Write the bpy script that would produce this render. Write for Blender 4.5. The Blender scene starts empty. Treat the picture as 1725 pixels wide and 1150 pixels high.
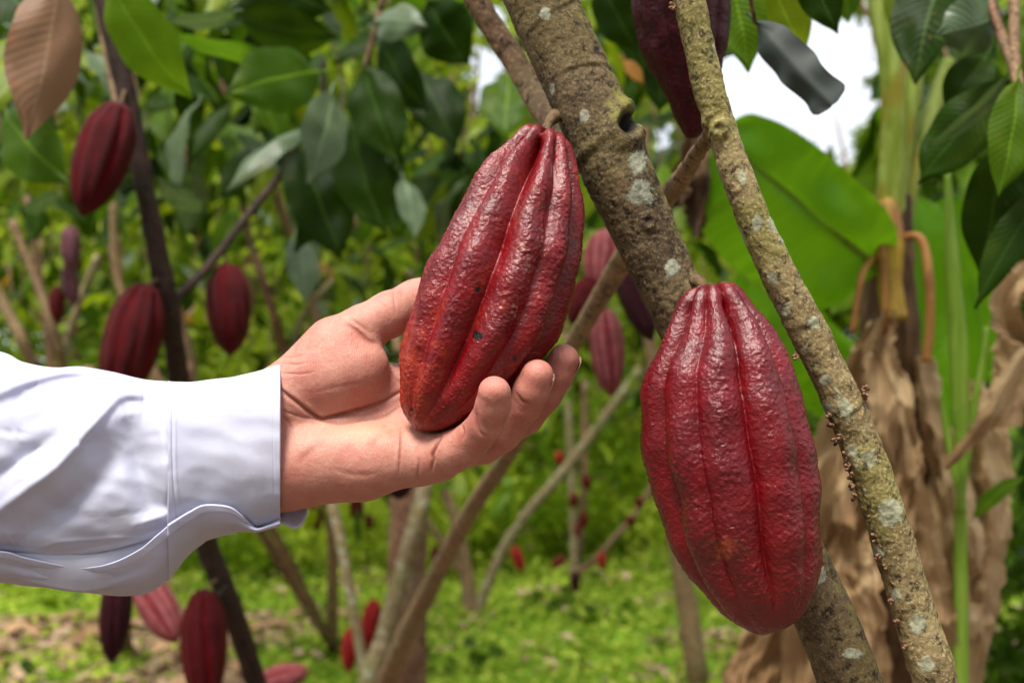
import bpy, math, random
import numpy as np
from mathutils import Vector, Matrix, Quaternion

# ------------------------------------------------------------------ camera, world, sun, exposure
scene = bpy.context.scene
COL = scene.collection
FPX = 1725 * 35.0 / 36.0          # focal length in photograph pixels
PITCH = math.atan(25 / FPX)
CAM = np.array([0.0, 0.0, 1.5])
FWD = np.array([0, math.cos(PITCH), math.sin(PITCH)])
UP = np.array([0, -math.sin(PITCH), math.cos(PITCH)])
RIGHT = np.array([1.0, 0, 0])
camd = bpy.data.cameras.new('camera'); cam = bpy.data.objects.new('camera', camd); COL.objects.link(cam)
cam.location = CAM; cam.rotation_euler = (math.radians(90) + PITCH, 0, 0)
camd.lens = 35; camd.sensor_width = 36; camd.clip_start = 0.02; camd.clip_end = 400
camd.dof.use_dof = True; camd.dof.focus_distance = 0.575; camd.dof.aperture_fstop = 6.3
camd.dof.aperture_blades = 0
scene.camera = cam

world = bpy.data.worlds.new('World'); scene.world = world; world.use_nodes = True
nt = world.node_tree; nt.nodes.clear()
SUN_EL, SUN_AZ = math.radians(64), math.radians(207)   # azimuth: compass angle clockwise from +Y (the view direction)
sky = nt.nodes.new('ShaderNodeTexSky'); sky.sky_type = 'NISHITA'; sky.sun_disc = False
sky.sun_elevation = SUN_EL; sky.sun_rotation = SUN_AZ; sky.dust_density = 3.0; sky.air_density = 1.0; sky.altitude = 800
mixw = nt.nodes.new('ShaderNodeMix'); mixw.data_type = 'RGBA'
mixw.inputs[0].default_value = 0.80                    # bright thin overcast over the blue
bg = nt.nodes.new('ShaderNodeBackground'); bg.inputs[1].default_value = 0.15
wo = nt.nodes.new('ShaderNodeOutputWorld')
cn = nt.nodes.new('ShaderNodeTexNoise'); cn.inputs['Scale'].default_value = 2.2; cn.inputs['Detail'].default_value = 4
tc = nt.nodes.new('ShaderNodeTexCoord'); nt.links.new(tc.outputs['Generated'], cn.inputs['Vector'])
cr = nt.nodes.new('ShaderNodeValToRGB'); cr.color_ramp.elements[0].position = 0.3; cr.color_ramp.elements[1].position = 0.7
cr.color_ramp.elements[0].color = (0.82, 0.86, 0.95, 1); cr.color_ramp.elements[1].color = (1, 1, 1, 1)
sc9 = nt.nodes.new('ShaderNodeVectorMath'); sc9.operation = 'SCALE'; sc9.inputs[3].default_value = 6.4
nt.links.new(cn.outputs[0], cr.inputs[0]); nt.links.new(cr.outputs[0], sc9.inputs[0])
nt.links.new(sky.outputs[0], mixw.inputs[6]); nt.links.new(sc9.outputs[0], mixw.inputs[7])
nt.links.new(mixw.outputs[2], bg.inputs[0]); nt.links.new(bg.outputs[0], wo.inputs[0])

sl = bpy.data.lights.new('sun', 'SUN'); sl.energy = 4.2; sl.angle = math.radians(18); sl.color = (1.0, 0.95, 0.86)
so = bpy.data.objects.new('sun', sl); COL.objects.link(so)
sd = Vector((math.sin(SUN_AZ) * math.cos(SUN_EL), math.cos(SUN_AZ) * math.cos(SUN_EL), math.sin(SUN_EL)))
so.rotation_euler = sd.to_track_quat('Z', 'Y').to_euler()
so.location = (0, 0, 8)

vs = scene.view_settings
vs.view_transform = 'Standard'; vs.look = 'None'; vs.gamma = 1; vs.use_curve_mapping = False
vs.exposure = 0.56
scene.cycles.max_bounces = 6; scene.cycles.transmission_bounces = 4; scene.cycles.transparent_max_bounces = 4
scene.cycles.use_denoising = True

rnd = random.Random(11)
rng = np.random.default_rng(5)

def P(px, py, D):
    """point seen at photograph pixel (px, py), D metres along the view axis"""
    px = np.asarray(px, float); py = np.asarray(py, float); D = np.asarray(D, float)
    return (CAM + D[..., None] * FWD + (D * (px - 862.5) / FPX)[..., None] * RIGHT + (D * (575 - py) / FPX)[..., None] * UP)

def proj(p):
    q = np.asarray(p) - CAM
    d = q @ FWD
    return 862.5 + FPX * (q @ RIGHT) / d, 575 - FPX * (q @ UP) / d, d

# ------------------------------------------------------------------ numpy noise
_perm = np.random.default_rng(3).permutation(256); _perm = np.concatenate([_perm, _perm, _perm])
_g = np.random.default_rng(4).normal(size=(256, 3)); _g /= np.linalg.norm(_g, axis=1)[:, None]
def noise(p, scale=1.0, off=0.0):
    p = np.asarray(p) * scale + off
    i = np.floor(p).astype(int); f = p - i; i &= 255
    u = f * f * f * (f * (f * 6 - 15) + 10)
    out = 0
    for dx in (0, 1):
        for dy in (0, 1):
            for dz in (0, 1):
                h = _perm[(_perm[(_perm[(i[..., 0] + dx) & 255] + i[..., 1] + dy) & 255] + i[..., 2] + dz) & 255]
                g = _g[h]
                v = g[..., 0] * (f[..., 0] - dx) + g[..., 1] * (f[..., 1] - dy) + g[..., 2] * (f[..., 2] - dz)
                out = out + v * (u[..., 0] if dx else 1 - u[..., 0]) * (u[..., 1] if dy else 1 - u[..., 1]) * (u[..., 2] if dz else 1 - u[..., 2])
    return out * 1.6
def fbm(p, scale, n=4, gain=0.5, off=0.0):
    a, s, o = 1.0, scale, 0
    for k in range(n):
        o = o + a * noise(p, s, off + 7.3 * k); a *= gain; s *= 2.03
    return o
def sstep(a, b, x):
    t = np.clip((x - a) / (b - a), 0, 1); return t * t * (3 - 2 * t)

def catmull(pts, n):
    """n samples per segment through control rows"""
    pts = np.asarray(pts, float)
    q = np.vstack([2 * pts[:1] - pts[1:2], pts, 2 * pts[-1:] - pts[-2:-1]])
    out = []
    for i in range(1, len(q) - 2):
        t = np.linspace(0, 1, n, endpoint=False).reshape((-1,) + (1,) * (pts.ndim - 1))
        a, b, c, d = q[i - 1], q[i], q[i + 1], q[i + 2]
        out.append(0.5 * (2 * b + (c - a) * t + (2 * a - 5 * b + 4 * c - d) * t ** 2 + (3 * b - a - 3 * c + d) * t ** 3))
    out.append(pts[-1:])
    return np.concatenate(out)

# ------------------------------------------------------------------ object helpers
def empty(name, loc, label=None, cat=None, group=None):
    o = bpy.data.objects.new(name, None); COL.objects.link(o); o.location = Vector(loc); o.empty_display_size = 0.05
    if label: o['label'] = label
    if cat: o['category'] = cat
    if group: o['group'] = group
    return o
def tag(o, label=None, cat=None, group=None, kind=None):
    for k, v in (('label', label), ('category', cat), ('group', group), ('kind', kind)):
        if v: o[k] = v
    return o
def mesh_data(name, V, F, mat, uv=None, col=None, smooth=True):
    me = bpy.data.meshes.new(name)
    V = np.asarray(V, np.float32)
    if isinstance(F, np.ndarray):
        n, k = F.shape
        me.vertices.add(len(V)); me.vertices.foreach_set('co', V.ravel())
        me.loops.add(n * k); me.loops.foreach_set('vertex_index', F.astype(np.int32).ravel())
        me.polygons.add(n); me.polygons.foreach_set('loop_start', np.arange(0, n * k, k, dtype=np.int32))
        me.update(calc_edges=True); me.validate()
    else:
        me.from_pydata([tuple(v) for v in V.tolist()], [], F); me.update()
    if uv is not None:
        ul = me.uv_layers.new(name='UVMap')
        li = np.zeros(len(me.loops), np.int32); me.loops.foreach_get('vertex_index', li)
        ul.data.foreach_set('uv', np.asarray(uv, np.float32)[li].ravel())
    if col is not None:
        for nm, c in (col.items() if isinstance(col, dict) else [('Col', col)]):
            a = me.color_attributes.new(nm, 'FLOAT_COLOR', 'POINT')
            c = np.asarray(c, np.float32)
            if c.shape[1] == 3: c = np.hstack([c, np.ones((len(c), 1), np.float32)])
            a.data.foreach_set('color', c.ravel())
    if smooth: me.polygons.foreach_set('use_smooth', np.ones(len(me.polygons), bool))
    for m in (mat if isinstance(mat, (list, tuple)) else [mat]): me.materials.append(m)
    return me
def mk(name, V, F, mat, parent=None, uv=None, col=None, smooth=True, origin=None):
    """a mesh object from world coordinates; origin at its centroid"""
    V = np.asarray(V, float)
    c = V.mean(0) if origin is None else np.asarray(origin, float)
    me = mesh_data(name, V - c, F, mat, uv, col, smooth)
    o = bpy.data.objects.new(name, me); COL.objects.link(o)
    if parent is not None:
        o.parent = parent
        base = Vector((0, 0, 0)); q = parent
        while q is not None: base += q.location; q = q.parent
        o.location = Vector(c) - base
    else: o.location = Vector(c)
    return o
def grid_faces(nr, nc, wrap=False):
    r = np.arange(nr - 1)[:, None]; c = np.arange(nc if wrap else nc - 1)[None, :]
    c2 = (c + 1) % nc
    return np.stack([r * nc + c, r * nc + c2, (r + 1) * nc + c2, (r + 1) * nc + c], -1).reshape(-1, 4)

def frames(C):
    T = np.gradient(C, axis=0); T /= np.linalg.norm(T, axis=1)[:, None]
    N = np.zeros_like(T)
    ref = np.array([0, -1.0, 0])
    n = ref - T[0] * (ref @ T[0]); n /= np.linalg.norm(n)
    for i in range(len(T)):
        n = n - T[i] * (n @ T[i]); n /= np.linalg.norm(n); N[i] = n
    return T, N, np.cross(T, N)
def tube(pts, radii, nper=8, nseg=12, disp=None, cap=True):
    """tapered tube; disp(P0, s, th, r) -> radial offset. returns V, F, s, th"""
    rows = np.hstack([np.asarray(pts, float), np.asarray(radii, float)[:, None]])
    R = catmull(rows, nper); C = R[:, :3]; r = np.maximum(R[:, 3], 1e-4)
    T, N, B = frames(C)
    s = np.concatenate([[0], np.cumsum(np.linalg.norm(np.diff(C, axis=0), axis=1))])
    th = np.linspace(0, 2 * math.pi, nseg, endpoint=False)
    dirs = np.cos(th)[None, :, None] * N[:, None] + np.sin(th)[None, :, None] * B[:, None]
    V0 = C[:, None] + dirs * r[:, None, None]
    if disp is not None:
        d = disp(V0, s[:, None] + 0 * th[None], th[None] + 0 * s[:, None], r[:, None] + 0 * th[None])
        V0 = V0 + dirs * d[..., None]
    V = V0.reshape(-1, 3); F = grid_faces(len(C), nseg, True)
    F = [tuple(f) for f in F.tolist()]
    if cap:
        F.append(tuple(range(nseg - 1, -1, -1))); F.append(tuple(range(len(V) - nseg, len(V))))
    return V, F, C, dirs, r
def stem(name, pts, radii, mat, parent=None, nper=6, nseg=10, rough=0.06, freq=40, seed=0):
    def dsp(V, s, th, r): return r * rough * fbm(V, freq, 3, off=seed)
    V, F, *_ = tube(pts, radii, nper, nseg, dsp)
    return mk(name, V, F, mat, parent)
def join(parts):
    Vs, Fs, n = [], [], 0
    for V, F in parts:
        Vs.append(np.asarray(V)); Fs += [tuple(int(i) + n for i in f) for f in F]; n += len(V)
    return np.concatenate(Vs), Fs

# ------------------------------------------------------------------ materials
class NB:
    def __init__(s, name):
        s.m = bpy.data.materials.new(name); s.m.use_nodes = True; s.t = s.m.node_tree; s.t.nodes.clear()
        s.out = s.n('ShaderNodeOutputMaterial')
    def n(s, typ, **kw):
        nd = s.t.nodes.new(typ)
        for k, v in kw.items():
            if k.startswith('i_'):
                key = k[2:]; nd.inputs[int(key) if key.isdigit() else key.replace('_', ' ')].default_value = v
            else: setattr(nd, k, v)
        return nd
    def l(s, a, b): s.t.links.new(a, b); return b
    def mix(s, fac, a, b, blend='MIX'):
        nd = s.n('ShaderNodeMix', data_type='RGBA', blend_type=blend)
        for x, i in ((fac, 0), (a, 6), (b, 7)):
            if hasattr(x, 'is_linked'): s.l(x, nd.inputs[i])
            else: nd.inputs[i].default_value = (*x, 1) if isinstance(x, tuple) and len(x) == 3 else x
        return nd.outputs[2]
    def math(s, op, a, b=0.0, c=None):
        nd = s.n('ShaderNodeMath', operation=op)
        for x, i in ((a, 0), (b, 1), (c, 2)):
            if x is None: continue
            if hasattr(x, 'is_linked'): s.l(x, nd.inputs[i])
            else: nd.inputs[i].default_value = x
        return nd.outputs[0]
    def noise(s, vec, scale, detail=4, rough=0.55, dist=0.0):
        nd = s.n('ShaderNodeTexNoise'); nd.inputs['Scale'].default_value = scale; nd.inputs['Detail'].default_value = detail
        nd.inputs['Roughness'].default_value = rough; nd.inputs['Distortion'].default_value = dist
        if vec is not None: s.l(vec, nd.inputs['Vector'])
        return nd.outputs[0]
    def ramp(s, fac, stops):
        nd = s.n('ShaderNodeValToRGB'); cr = nd.color_ramp
        while len(cr.elements) < len(stops): cr.elements.new(0.5)
        for e, (p, c) in zip(cr.elements, stops): e.position = p; e.color = (*c, 1) if len(c) == 3 else c
        s.l(fac, nd.inputs[0]); return nd.outputs[0]
    def smooth(s, x, a, b):
        nd = s.n('ShaderNodeMapRange', interpolation_type='SMOOTHSTEP'); nd.inputs[1].default_value = a; nd.inputs[2].default_value = b
        s.l(x, nd.inputs[0]); return nd.outputs[0]
    def attr(s, name): return s.n('ShaderNodeAttribute', attribute_name=name).outputs['Color']
    def obj(s): return s.n('ShaderNodeTexCoord').outputs['Object']
    def bump(s, h, strength=0.4, dist=0.001, normal=None):
        nd = s.n('ShaderNodeBump'); nd.inputs['Strength'].default_value = strength; nd.inputs['Distance'].default_value = dist
        s.l(h, nd.inputs['Height'])
        if normal is not None: s.l(normal, nd.inputs['Normal'])
        return nd.outputs[0]
    def pbr(s, col, rough=0.5, normal=None, spec=0.5, **kw):
        p = s.n('ShaderNodeBsdfPrincipled')
        if hasattr(col, 'is_linked'): s.l(col, p.inputs['Base Color'])
        else: p.inputs['Base Color'].default_value = (*col, 1)
        if hasattr(rough, 'is_linked'): s.l(rough, p.inputs['Roughness'])
        else: p.inputs['Roughness'].default_value = rough
        p.inputs['Specular IOR Level'].default_value = spec
        if normal is not None: s.l(normal, p.inputs['Normal'])
        for k, v in kw.items(): p.inputs[k.replace('_', ' ')].default_value = v
        return p
    def done(s, sh): s.l(sh.outputs[0] if not hasattr(sh, 'is_linked') else sh, s.out.inputs[0]); return s.m

def m_leaf(name, dark, light, trans, rough=0.38, tw=0.35, per_island=False, veins=True, vein_col=None, spot=None, spec=0.5):
    b = NB(name)
    if per_island: rv = b.n('ShaderNodeNewGeometry').outputs['Random Per Island']
    else: rv = b.n('ShaderNodeObjectInfo').outputs['Random']
    col = b.mix(rv, dark, light)
    oc = b.obj()
    nz = b.noise(oc, 14, 3)
    col = b.mix(b.math('MULTIPLY', nz, 0.5), col, dark)
    nrm = None
    if veins:
        uvn = b.n('ShaderNodeUVMap', uv_map='UVMap'); sep = b.n('ShaderNodeSeparateXYZ'); b.l(uvn.outputs[0], sep.inputs[0])
        au = b.math('ABSOLUTE', sep.outputs[0])                       # |u| 0 at midrib, 1 at margin
        ph = b.math('ADD', b.math('MULTIPLY', sep.outputs[1], 58.0), b.math('MULTIPLY', au, -9.0))
        lat = b.smooth(b.math('ABSOLUTE', b.math('SINE', ph)), 0.16, 0.0)
        mid = b.smooth(au, 0.07, 0.015)
        v = b.math('MAXIMUM', b.math('MULTIPLY', lat, 0.55), mid)
        vc = vein_col or tuple(min(1, c * 1.9 + 0.01) for c in light)
        col = b.mix(b.math('MULTIPLY', v, 0.75), col, vc)
        q = b.math('ABSOLUTE', b.math('SINE', ph))
        h = b.math('ADD', b.math('MULTIPLY', q, 0.5), b.math('MULTIPLY', b.noise(oc, 120, 3), 0.5))
        nrm = b.bump(h, 0.35, 0.002)
    if veins:
        wr = b.smooth(b.noise(oc, 55, 4, 0.7), 0.64, 0.70)
        col = b.mix(b.math('MULTIPLY', wr, 0.6), col, (0.16, 0.09, 0.03))
        yl = b.smooth(b.noise(oc, 22, 3, 0.5), 0.52, 0.72)
        col = b.mix(b.math('MULTIPLY', yl, 0.35), col, tuple(min(1, q * f) for q, f in zip(light, (2.2, 1.5, 1.0))))
    if spot:
        sp = b.smooth(b.noise(oc, 9, 5, 0.6), 0.56, 0.66)
        col = b.mix(b.math('MULTIPLY', sp, 0.85), col, spot)
    p = b.pbr(col, rough, nrm, spec)
    tr = b.n('ShaderNodeBsdfTranslucent'); tc = b.mix(0.65, col, trans); b.l(tc, tr.inputs[0])
    ms = b.n('ShaderNodeMixShader'); ms.inputs[0].default_value = tw
    b.l(p.outputs[0], ms.inputs[1]); b.l(tr.outputs[0], ms.inputs[2])
    return b.done(ms)

def m_bark(name, c1, c2, c3, lich=(0.38, 0.39, 0.29), scale=1.0, amount=0.55, use_attr=False):
    b = NB(name); oc = b.obj()
    n1 = b.noise(oc, 28 * scale, 6, 0.65); n2 = b.noise(oc, 160 * scale, 5, 0.7); n3 = b.noise(oc, 520 * scale, 3, 0.6)
    n4 = b.noise(oc, 12 * scale, 3, 0.5)
    col = b.mix(b.smooth(n1, 0.38, 0.62), c1, c2)
    col = b.mix(b.math('MULTIPLY', b.smooth(n4, 0.48, 0.62), 0.7), col, c3)
    pits = b.smooth(n2, 0.50, 0.36)
    col = b.mix(b.math('MULTIPLY', pits, 0.9), col, tuple(x * 0.16 for x in c1))
    col = b.mix(b.math('MULTIPLY', b.smooth(n3, 0.50, 0.68), 0.45), col, tuple(min(1, x * 2.1) for x in c2))
    lm = b.smooth(b.noise(oc, 34 * scale, 5, 0.6, 0.4), amount + 0.04, amount + 0.075)
    lm = b.math('MULTIPLY', lm, 0.75)
    if use_attr:
        sp = b.n('ShaderNodeSeparateColor'); b.l(b.attr('Mask'), sp.inputs[0])
        edge = b.math('ADD', sp.outputs[0], b.math('MULTIPLY', b.math('SUBTRACT', b.noise(oc, 170, 6, 0.75), 0.5), 2.0))
        lm = b.math('MAXIMUM', lm, b.math('MULTIPLY', b.smooth(edge, 0.45, 0.75), 0.8))
        moss = b.smooth(b.math('ADD', sp.outputs[1], b.math('MULTIPLY', b.math('SUBTRACT', n2, 0.5), 1.2)), 0.35, 0.7)
        col = b.mix(b.math('MULTIPLY', moss, 0.75), col, (0.20, 0.19, 0.035))
    lc = b.mix(b.smooth(n2, 0.35, 0.6), tuple(x * 0.55 for x in lich), lich)
    col = b.mix(lm, col, lc)
    if use_attr: col = b.mix(sp.outputs[2], col, (0.012, 0.008, 0.005))  # near-black painted in for the darkness of knot recesses
    h = b.math('ADD', b.math('MULTIPLY', n2, 1.0), b.math('MULTIPLY', n3, 0.5))
    h = b.math('ADD', h, b.math('MULTIPLY', lm, 0.35))
    return b.done(b.pbr(col, 0.78, b.bump(h, 0.7, 0.0010), 0.3))

M = {}
M['dark'] = m_leaf('leaf_dark_green', (0.006, 0.018, 0.0005), (0.020, 0.048, 0.002), (0.08, 0.18, 0.002), 0.45, 0.2, spec=0.08)  # darkened so the leaf colour itself carries canopy shade
M['mid'] = m_leaf('leaf_mid_green', (0.026, 0.066, 0.002), (0.085, 0.155, 0.004), (0.18, 0.38, 0.01), 0.45, 0.38, spec=0.12)
M['bright'] = m_leaf('leaf_yellow_green', (0.10, 0.17, 0.004), (0.20, 0.27, 0.008), (0.36, 0.48, 0.01), 0.45, 0.48, spec=0.3)
M['grey'] = m_leaf('leaf_grey_green', (0.055, 0.09, 0.04), (0.11, 0.155, 0.08), (0.16, 0.30, 0.05), 0.38, 0.2, spec=.3)
M['lime'] = m_leaf('leaf_lime_green', (0.05, 0.12, 0.002), (0.085, 0.17, 0.003), (0.24, 0.42, 0.008), 0.42, 0.45, spec=.2)
M['pink'] = m_leaf('leaf_pink_brown', (0.15, 0.075, 0.035), (0.25, 0.14, 0.08), (0.30, 0.15, 0.05), 0.5, 0.3, vein_col=(0.36, 0.23, 0.14), spec=.25)
M['dry'] = m_leaf('leaf_dry', (0.24, 0.13, 0.06), (0.46, 0.29, 0.16), (0.35, 0.18, 0.06), 0.7, 0.15, vein_col=(0.5, 0.33, 0.2))
M['orange'] = m_leaf('leaf_orange', (0.42, 0.13, 0.02), (0.5, 0.28, 0.03), (0.6, 0.25, 0.02), 0.5, 0.4)
M['greydry'] = m_leaf('leaf_grey_withered', (0.045, 0.055, 0.05), (0.08, 0.095, 0.085), (0.06, 0.09, 0.05), 0.6, 0.1, veins=False, spot=(0.15, 0.16, 0.14), spec=.2)
M['far'] = m_leaf('crown_green', (0.020, 0.055, 0.001), (0.17, 0.25, 0.004), (0.34, 0.50, 0.01), 0.5, 0.42, True, False, spec=0.1)
M['farmid'] = m_leaf('crown_deep_green', (0.010, 0.030, 0.002), (0.06, 0.115, 0.005), (0.2, 0.36, 0.01), 0.5, 0.35, True, False, spec=0.1)
M['fary'] = m_leaf('crown_yellow_green', (0.07, 0.14, 0.003), (0.48, 0.56, 0.06), (0.55, 0.66, 0.04), 0.5, 0.45, True, False, spec=0.1)
M['grass'] = m_leaf('grass_leaf', (0.12, 0.22, 0.004), (0.60, 0.66, 0.11), (0.5, 0.64, 0.06), 0.6, 0.4, True, False, spec=0.1)
M['litter'] = m_leaf('litter_bits', (0.18, 0.10, 0.05), (0.62, 0.43, 0.29), (0.3, 0.16, 0.06), 0.75, 0.1, True, False)
M['bark'] = m_bark('bark_main', (0.058, 0.036, 0.018), (0.145, 0.100, 0.050), (0.115, 0.085, 0.028), amount=0.74, use_attr=True)
M['bark2'] = m_bark('bark_slender', (0.15, 0.105, 0.05), (0.26, 0.20, 0.105), (0.17, 0.16, 0.05), (0.40, 0.41, 0.29), amount=0.52)
M['barkdark'] = m_bark('bark_dark', (0.020, 0.009, 0.007), (0.045, 0.022, 0.014), (0.03, 0.02, 0.01), (0.2, 0.2, 0.15), 0.5, 0.66)
M['barktan'] = m_bark('bark_tan', (0.17, 0.10, 0.055), (0.27, 0.17, 0.09), (0.2, 0.15, 0.07), (0.4, 0.36, 0.28), 0.5, 0.60)
M['barkred'] = m_bark('bark_red_brown', (0.12, 0.055, 0.03), (0.22, 0.12, 0.07), (0.13, 0.1, 0.05), (0.36, 0.34, 0.26), 0.4, 0.58)

# ------------------------------------------------------------------ cacao pods
def m_pod(name, gloss=0.34, bumpd=0.0009, sheen=0.35, spec=0.5):
    b = NB(name); oc = b.obj(); col = b.attr('Col')
    n1 = b.noise(oc, 400, 4, 0.65); n2 = b.noise(oc, 190, 5, 0.65); n3 = b.noise(oc, 60, 5, 0.65)
    col = b.mix(b.math('MULTIPLY', b.smooth(n3, 0.45, 0.7), 0.2), col, (0.13, 0.008, 0.012), 'MIX')
    col = b.mix(b.math('MULTIPLY', b.smooth(n1, 0.62, 0.75), 0.14), col, (0.30, 0.07, 0.05))
    h = b.math('ADD', b.math('MULTIPLY', n1, 0.5), n2)
    rg = b.math('ADD', gloss, b.math('MULTIPLY', b.smooth(n2, 0.4, 0.7), 0.10))
    p = b.pbr(col, rg, b.bump(h, 0.9, bumpd), spec)
    p.inputs['Coat Weight'].default_value = sheen; p.inputs['Coat Roughness'].default_value = 0.30
    p.inputs['Subsurface Weight'].default_value = 0.0
    return b.done(p)
M['pod'] = m_pod('pod_skin', 0.19, 0.0012, 0.05, 0.50)
M['poddark'] = m_pod('pod_skin_dark', 0.33, 0.0008, 0.0, 0.22)
M['podfar'] = m_pod('pod_skin_far', 0.33, 0.002, 0.0, 0.12)
M['stalk'] = m_bark('pod_stalk', (0.09, 0.05, 0.02), (0.16, 0.10, 0.05), (0.12, 0.07, 0.03), scale=2, amount=0.8)

def pod_shape(axis0, axis1, e1, e2, ts, rs, offs, nth, nt_, scale, phase=0.0, twist=0.0, a1=0.05, a2=0.05, wart=0.02,
              base=(0.155, 0.001, 0.004), groove=(0.17, 0.001, 0.003), ridge=(0.13, 0.004, 0.007), extra=None, flat=0.95, seed=0.0, lobes=0.10, gp1=0.6, gp2=0.8):
    """world-space pod: axis from stalk to tip, radii rs and centre offsets offs (metres) at ts"""
    t = np.linspace(0, 1, nt_); tt = 0.5 - 0.5 * np.cos(np.pi * t)
    tt = 0.35 * tt + 0.65 * t
    ctl = catmull(np.stack([ts, rs, offs], 1), 12)
    r = np.interp(tt, ctl[:, 0], ctl[:, 1]); off = np.interp(tt, ctl[:, 0], ctl[:, 2])
    # blunt ends as true round caps
    th = np.linspace(0, 2 * np.pi, nth, endpoint=False)
    TH = th[None, :] + phase + twist * tt[:, None]
    g1 = np.abs(np.sin(2.5 * TH)) ** gp1; g2 = np.abs(np.sin(5 * TH)) ** gp2
    fade = sstep(0.0, 0.06, tt)[:, None] * 1.0
    amp = (1 + lobes / 0.05 * 0.5 * np.exp(-(tt / 0.16) ** 2))[:, None] * (0.35 + 0.65 * sstep(1.0, 0.75, tt))[:, None]
    wob = 1 + 0.0 * TH
    relief = -(a1 * (1 - g1) + a2 * (1 - g2)) * amp * fade
    hgt = (g1 * a1 + g2 * a2) / (a1 + a2)
    L = np.linalg.norm(axis1 - axis0); ax = (axis1 - axis0) / L
    Cn = axis0[None] + tt[:, None] * (axis1 - axis0)[None] + off[:, None] * e1[None]
    dirs = np.cos(TH - phase - twist * tt[:, None])[..., None] * e1 + np.sin(TH - phase - twist * tt[:, None])[..., None] * e2 * flat
    rr = r[:, None] * (1 + relief)
    # ridge shoulders rise over the dimple at the stalk
    lift = -(hgt * np.exp(-(tt[:, None] / 0.05) ** 2)) * 0.03 * L
    V = Cn[:, None] + dirs * rr[..., None] + ax * lift[..., None]
    if wart:
        q = (V - axis0)
        al = q @ ax
        q2 = q - al[..., None] * ax[None, None] * 0.35      # warts drawn out along the pod's length
        w = fbm(q2, 1 / (0.065 * scale), 3, 0.6, off=seed)
        w2 = noise(q2, 1 / (0.045 * scale), seed + 31)
        d = wart * scale * (0.9 * np.abs(w) - 0.3 + 0.28 * w2) * (0.35 + 0.65 * hgt) * sstep(0, .08, tt)[:, None]
        low = noise(q, 1 / (0.5 * scale), seed + 11) * 0.05 * scale
        V = V + dirs * (d + low)[..., None]
    base, groove, ridge = map(np.array, (base, groove, ridge))
    h = hgt[..., None]
    col = base + (groove - base) * (1 - h) ** 1.5 + (ridge - base) * sstep(.75, 1, h)
    n = fbm(V, 1 / (0.35 * scale), 3, off=seed + 5)[..., None]
    col = col * (1 + 0.35 * n)
    if extra is not None: col = extra(V, col, tt[:, None] + 0 * TH, TH, hgt)
    V = V.reshape(-1, 3); col = np.clip(col, 0.001, 1).reshape(-1, 3)
    F = [tuple(f) for f in grid_faces(nt_, nth, True).tolist()]
    n0 = len(V)
    V = np.vstack([V, (Cn[0] + ax * 0.012 * L)[None], (Cn[-1] + ax * 0.002 * L)[None]])
    col = np.vstack([col, col[:1] * 0.5, col[-2:-1] * 0.5])
    for j in range(nth):
        F.append((n0, (j + 1) % nth, j)); F.append((n0 + 1, n0 - nth + j, n0 - nth + (j + 1) % nth))
    return V, F, col

def hero_pod(name, a, bpt, D0, D1, ts, rs, offs, label, phase, twist, a1, a2, wart, stalk_to, extra=None, seed=0, nth=420, nt_=520, mat='pod',
             flat=0.95, stalk_r=8, group=None, **kw):
    A = P(a[0], a[1], D0); B = P(bpt[0], bpt[1], D1)
    ax = (B - A) / np.linalg.norm(B - A)
    f = CAM - (A + B) / 2; f = f - ax * (f @ ax); f /= np.linalg.norm(f)
    e1 = np.cross(ax, f); e1 *= np.sign(e1 @ RIGHT)
    k = (D0 + D1) / 2 / FPX
    root = empty(name, A, label, 'cacao pod', group)
    V, F, C = pod_shape(A, B, e1, f, np.array(ts), np.array(rs) * k, np.array(offs) * k, nth, nt_, max(rs) * k, phase, twist, a1, a2, wart,
                        extra=extra, flat=flat, seed=seed, **kw)
    mk('husk', V, F, M[mat], root, col=C)
    if stalk_to is not None:
        S = [A + ax * 0.015 + e1 * offs[0] * k] + [P(*q) for q in stalk_to]
        stem('stalk', S, [stalk_r * k] * (len(S) - 1) + [stalk_r * 1.6 * k], M['stalk'], root, 6, 14, 0.12, 200, seed)
    return root, (A, B, e1, f, k)

def spotmask(V, spots):
    """list of (px, py, radius px, softness): colour marks on the skin, found by the nearest surface point facing the front"""
    px, py, d = proj(V)
    front = d < np.median(d)
    out = []
    for (sx, sy, r, asp) in spots:
        q = np.sqrt(((px - sx) / r) ** 2 + ((py - sy) / (r * asp)) ** 2)
        q = q + 0.55 * fbm(V, 260, 3)
        out.append(sstep(1.0, 0.55, q) * front)
    return out

def pod1_colour(V, col, tt, TH, hgt):
    px, py, d = proj(V)
    n = fbm(V, 90, 4, 0.6)
    orange = sstep(0.10, 0.9, np.clip((760 - px) / 110, 0, 1) * sstep(430, 640, py) + 0.45 * n)[..., None]
    col = col * (1 - orange * 0.75) + np.array([0.42, 0.055, 0.015]) * orange * 0.75
    red = (sstep(0.35, 0.9, sstep(500, 640, py) + 0.5 * n) * (1 - hgt * 0.5))[..., None]
    col = col * (1 - 0.5 * red) + np.array([0.25, 0.004, 0.008]) * 0.5 * red
    for m, c in zip(spotmask(V, [(806, 565, 10, 1.0), (868, 603, 5, 1), (806, 488, 5, 1), (770, 508, 4, 1), (693, 690, 5, 1), (940, 330, 4, 1)]), [0.004] * 6):
        col = col * (1 - m[..., None]) + np.array([c, c * 0.8, c]) * m[..., None]
    for m in spotmask(V, [(890, 447, 17, 1.1), (868, 520, 12, 1.4), (915, 395, 14, 1.5), (873, 415, 12, 1.8)]):
        m = (m * sstep(-0.1, 0.5, noise(V, 420)))[..., None] * 0.6
        col = col * (1 - m) + np.array([0.42, 0.19, 0.14]) * m
    return col
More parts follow.
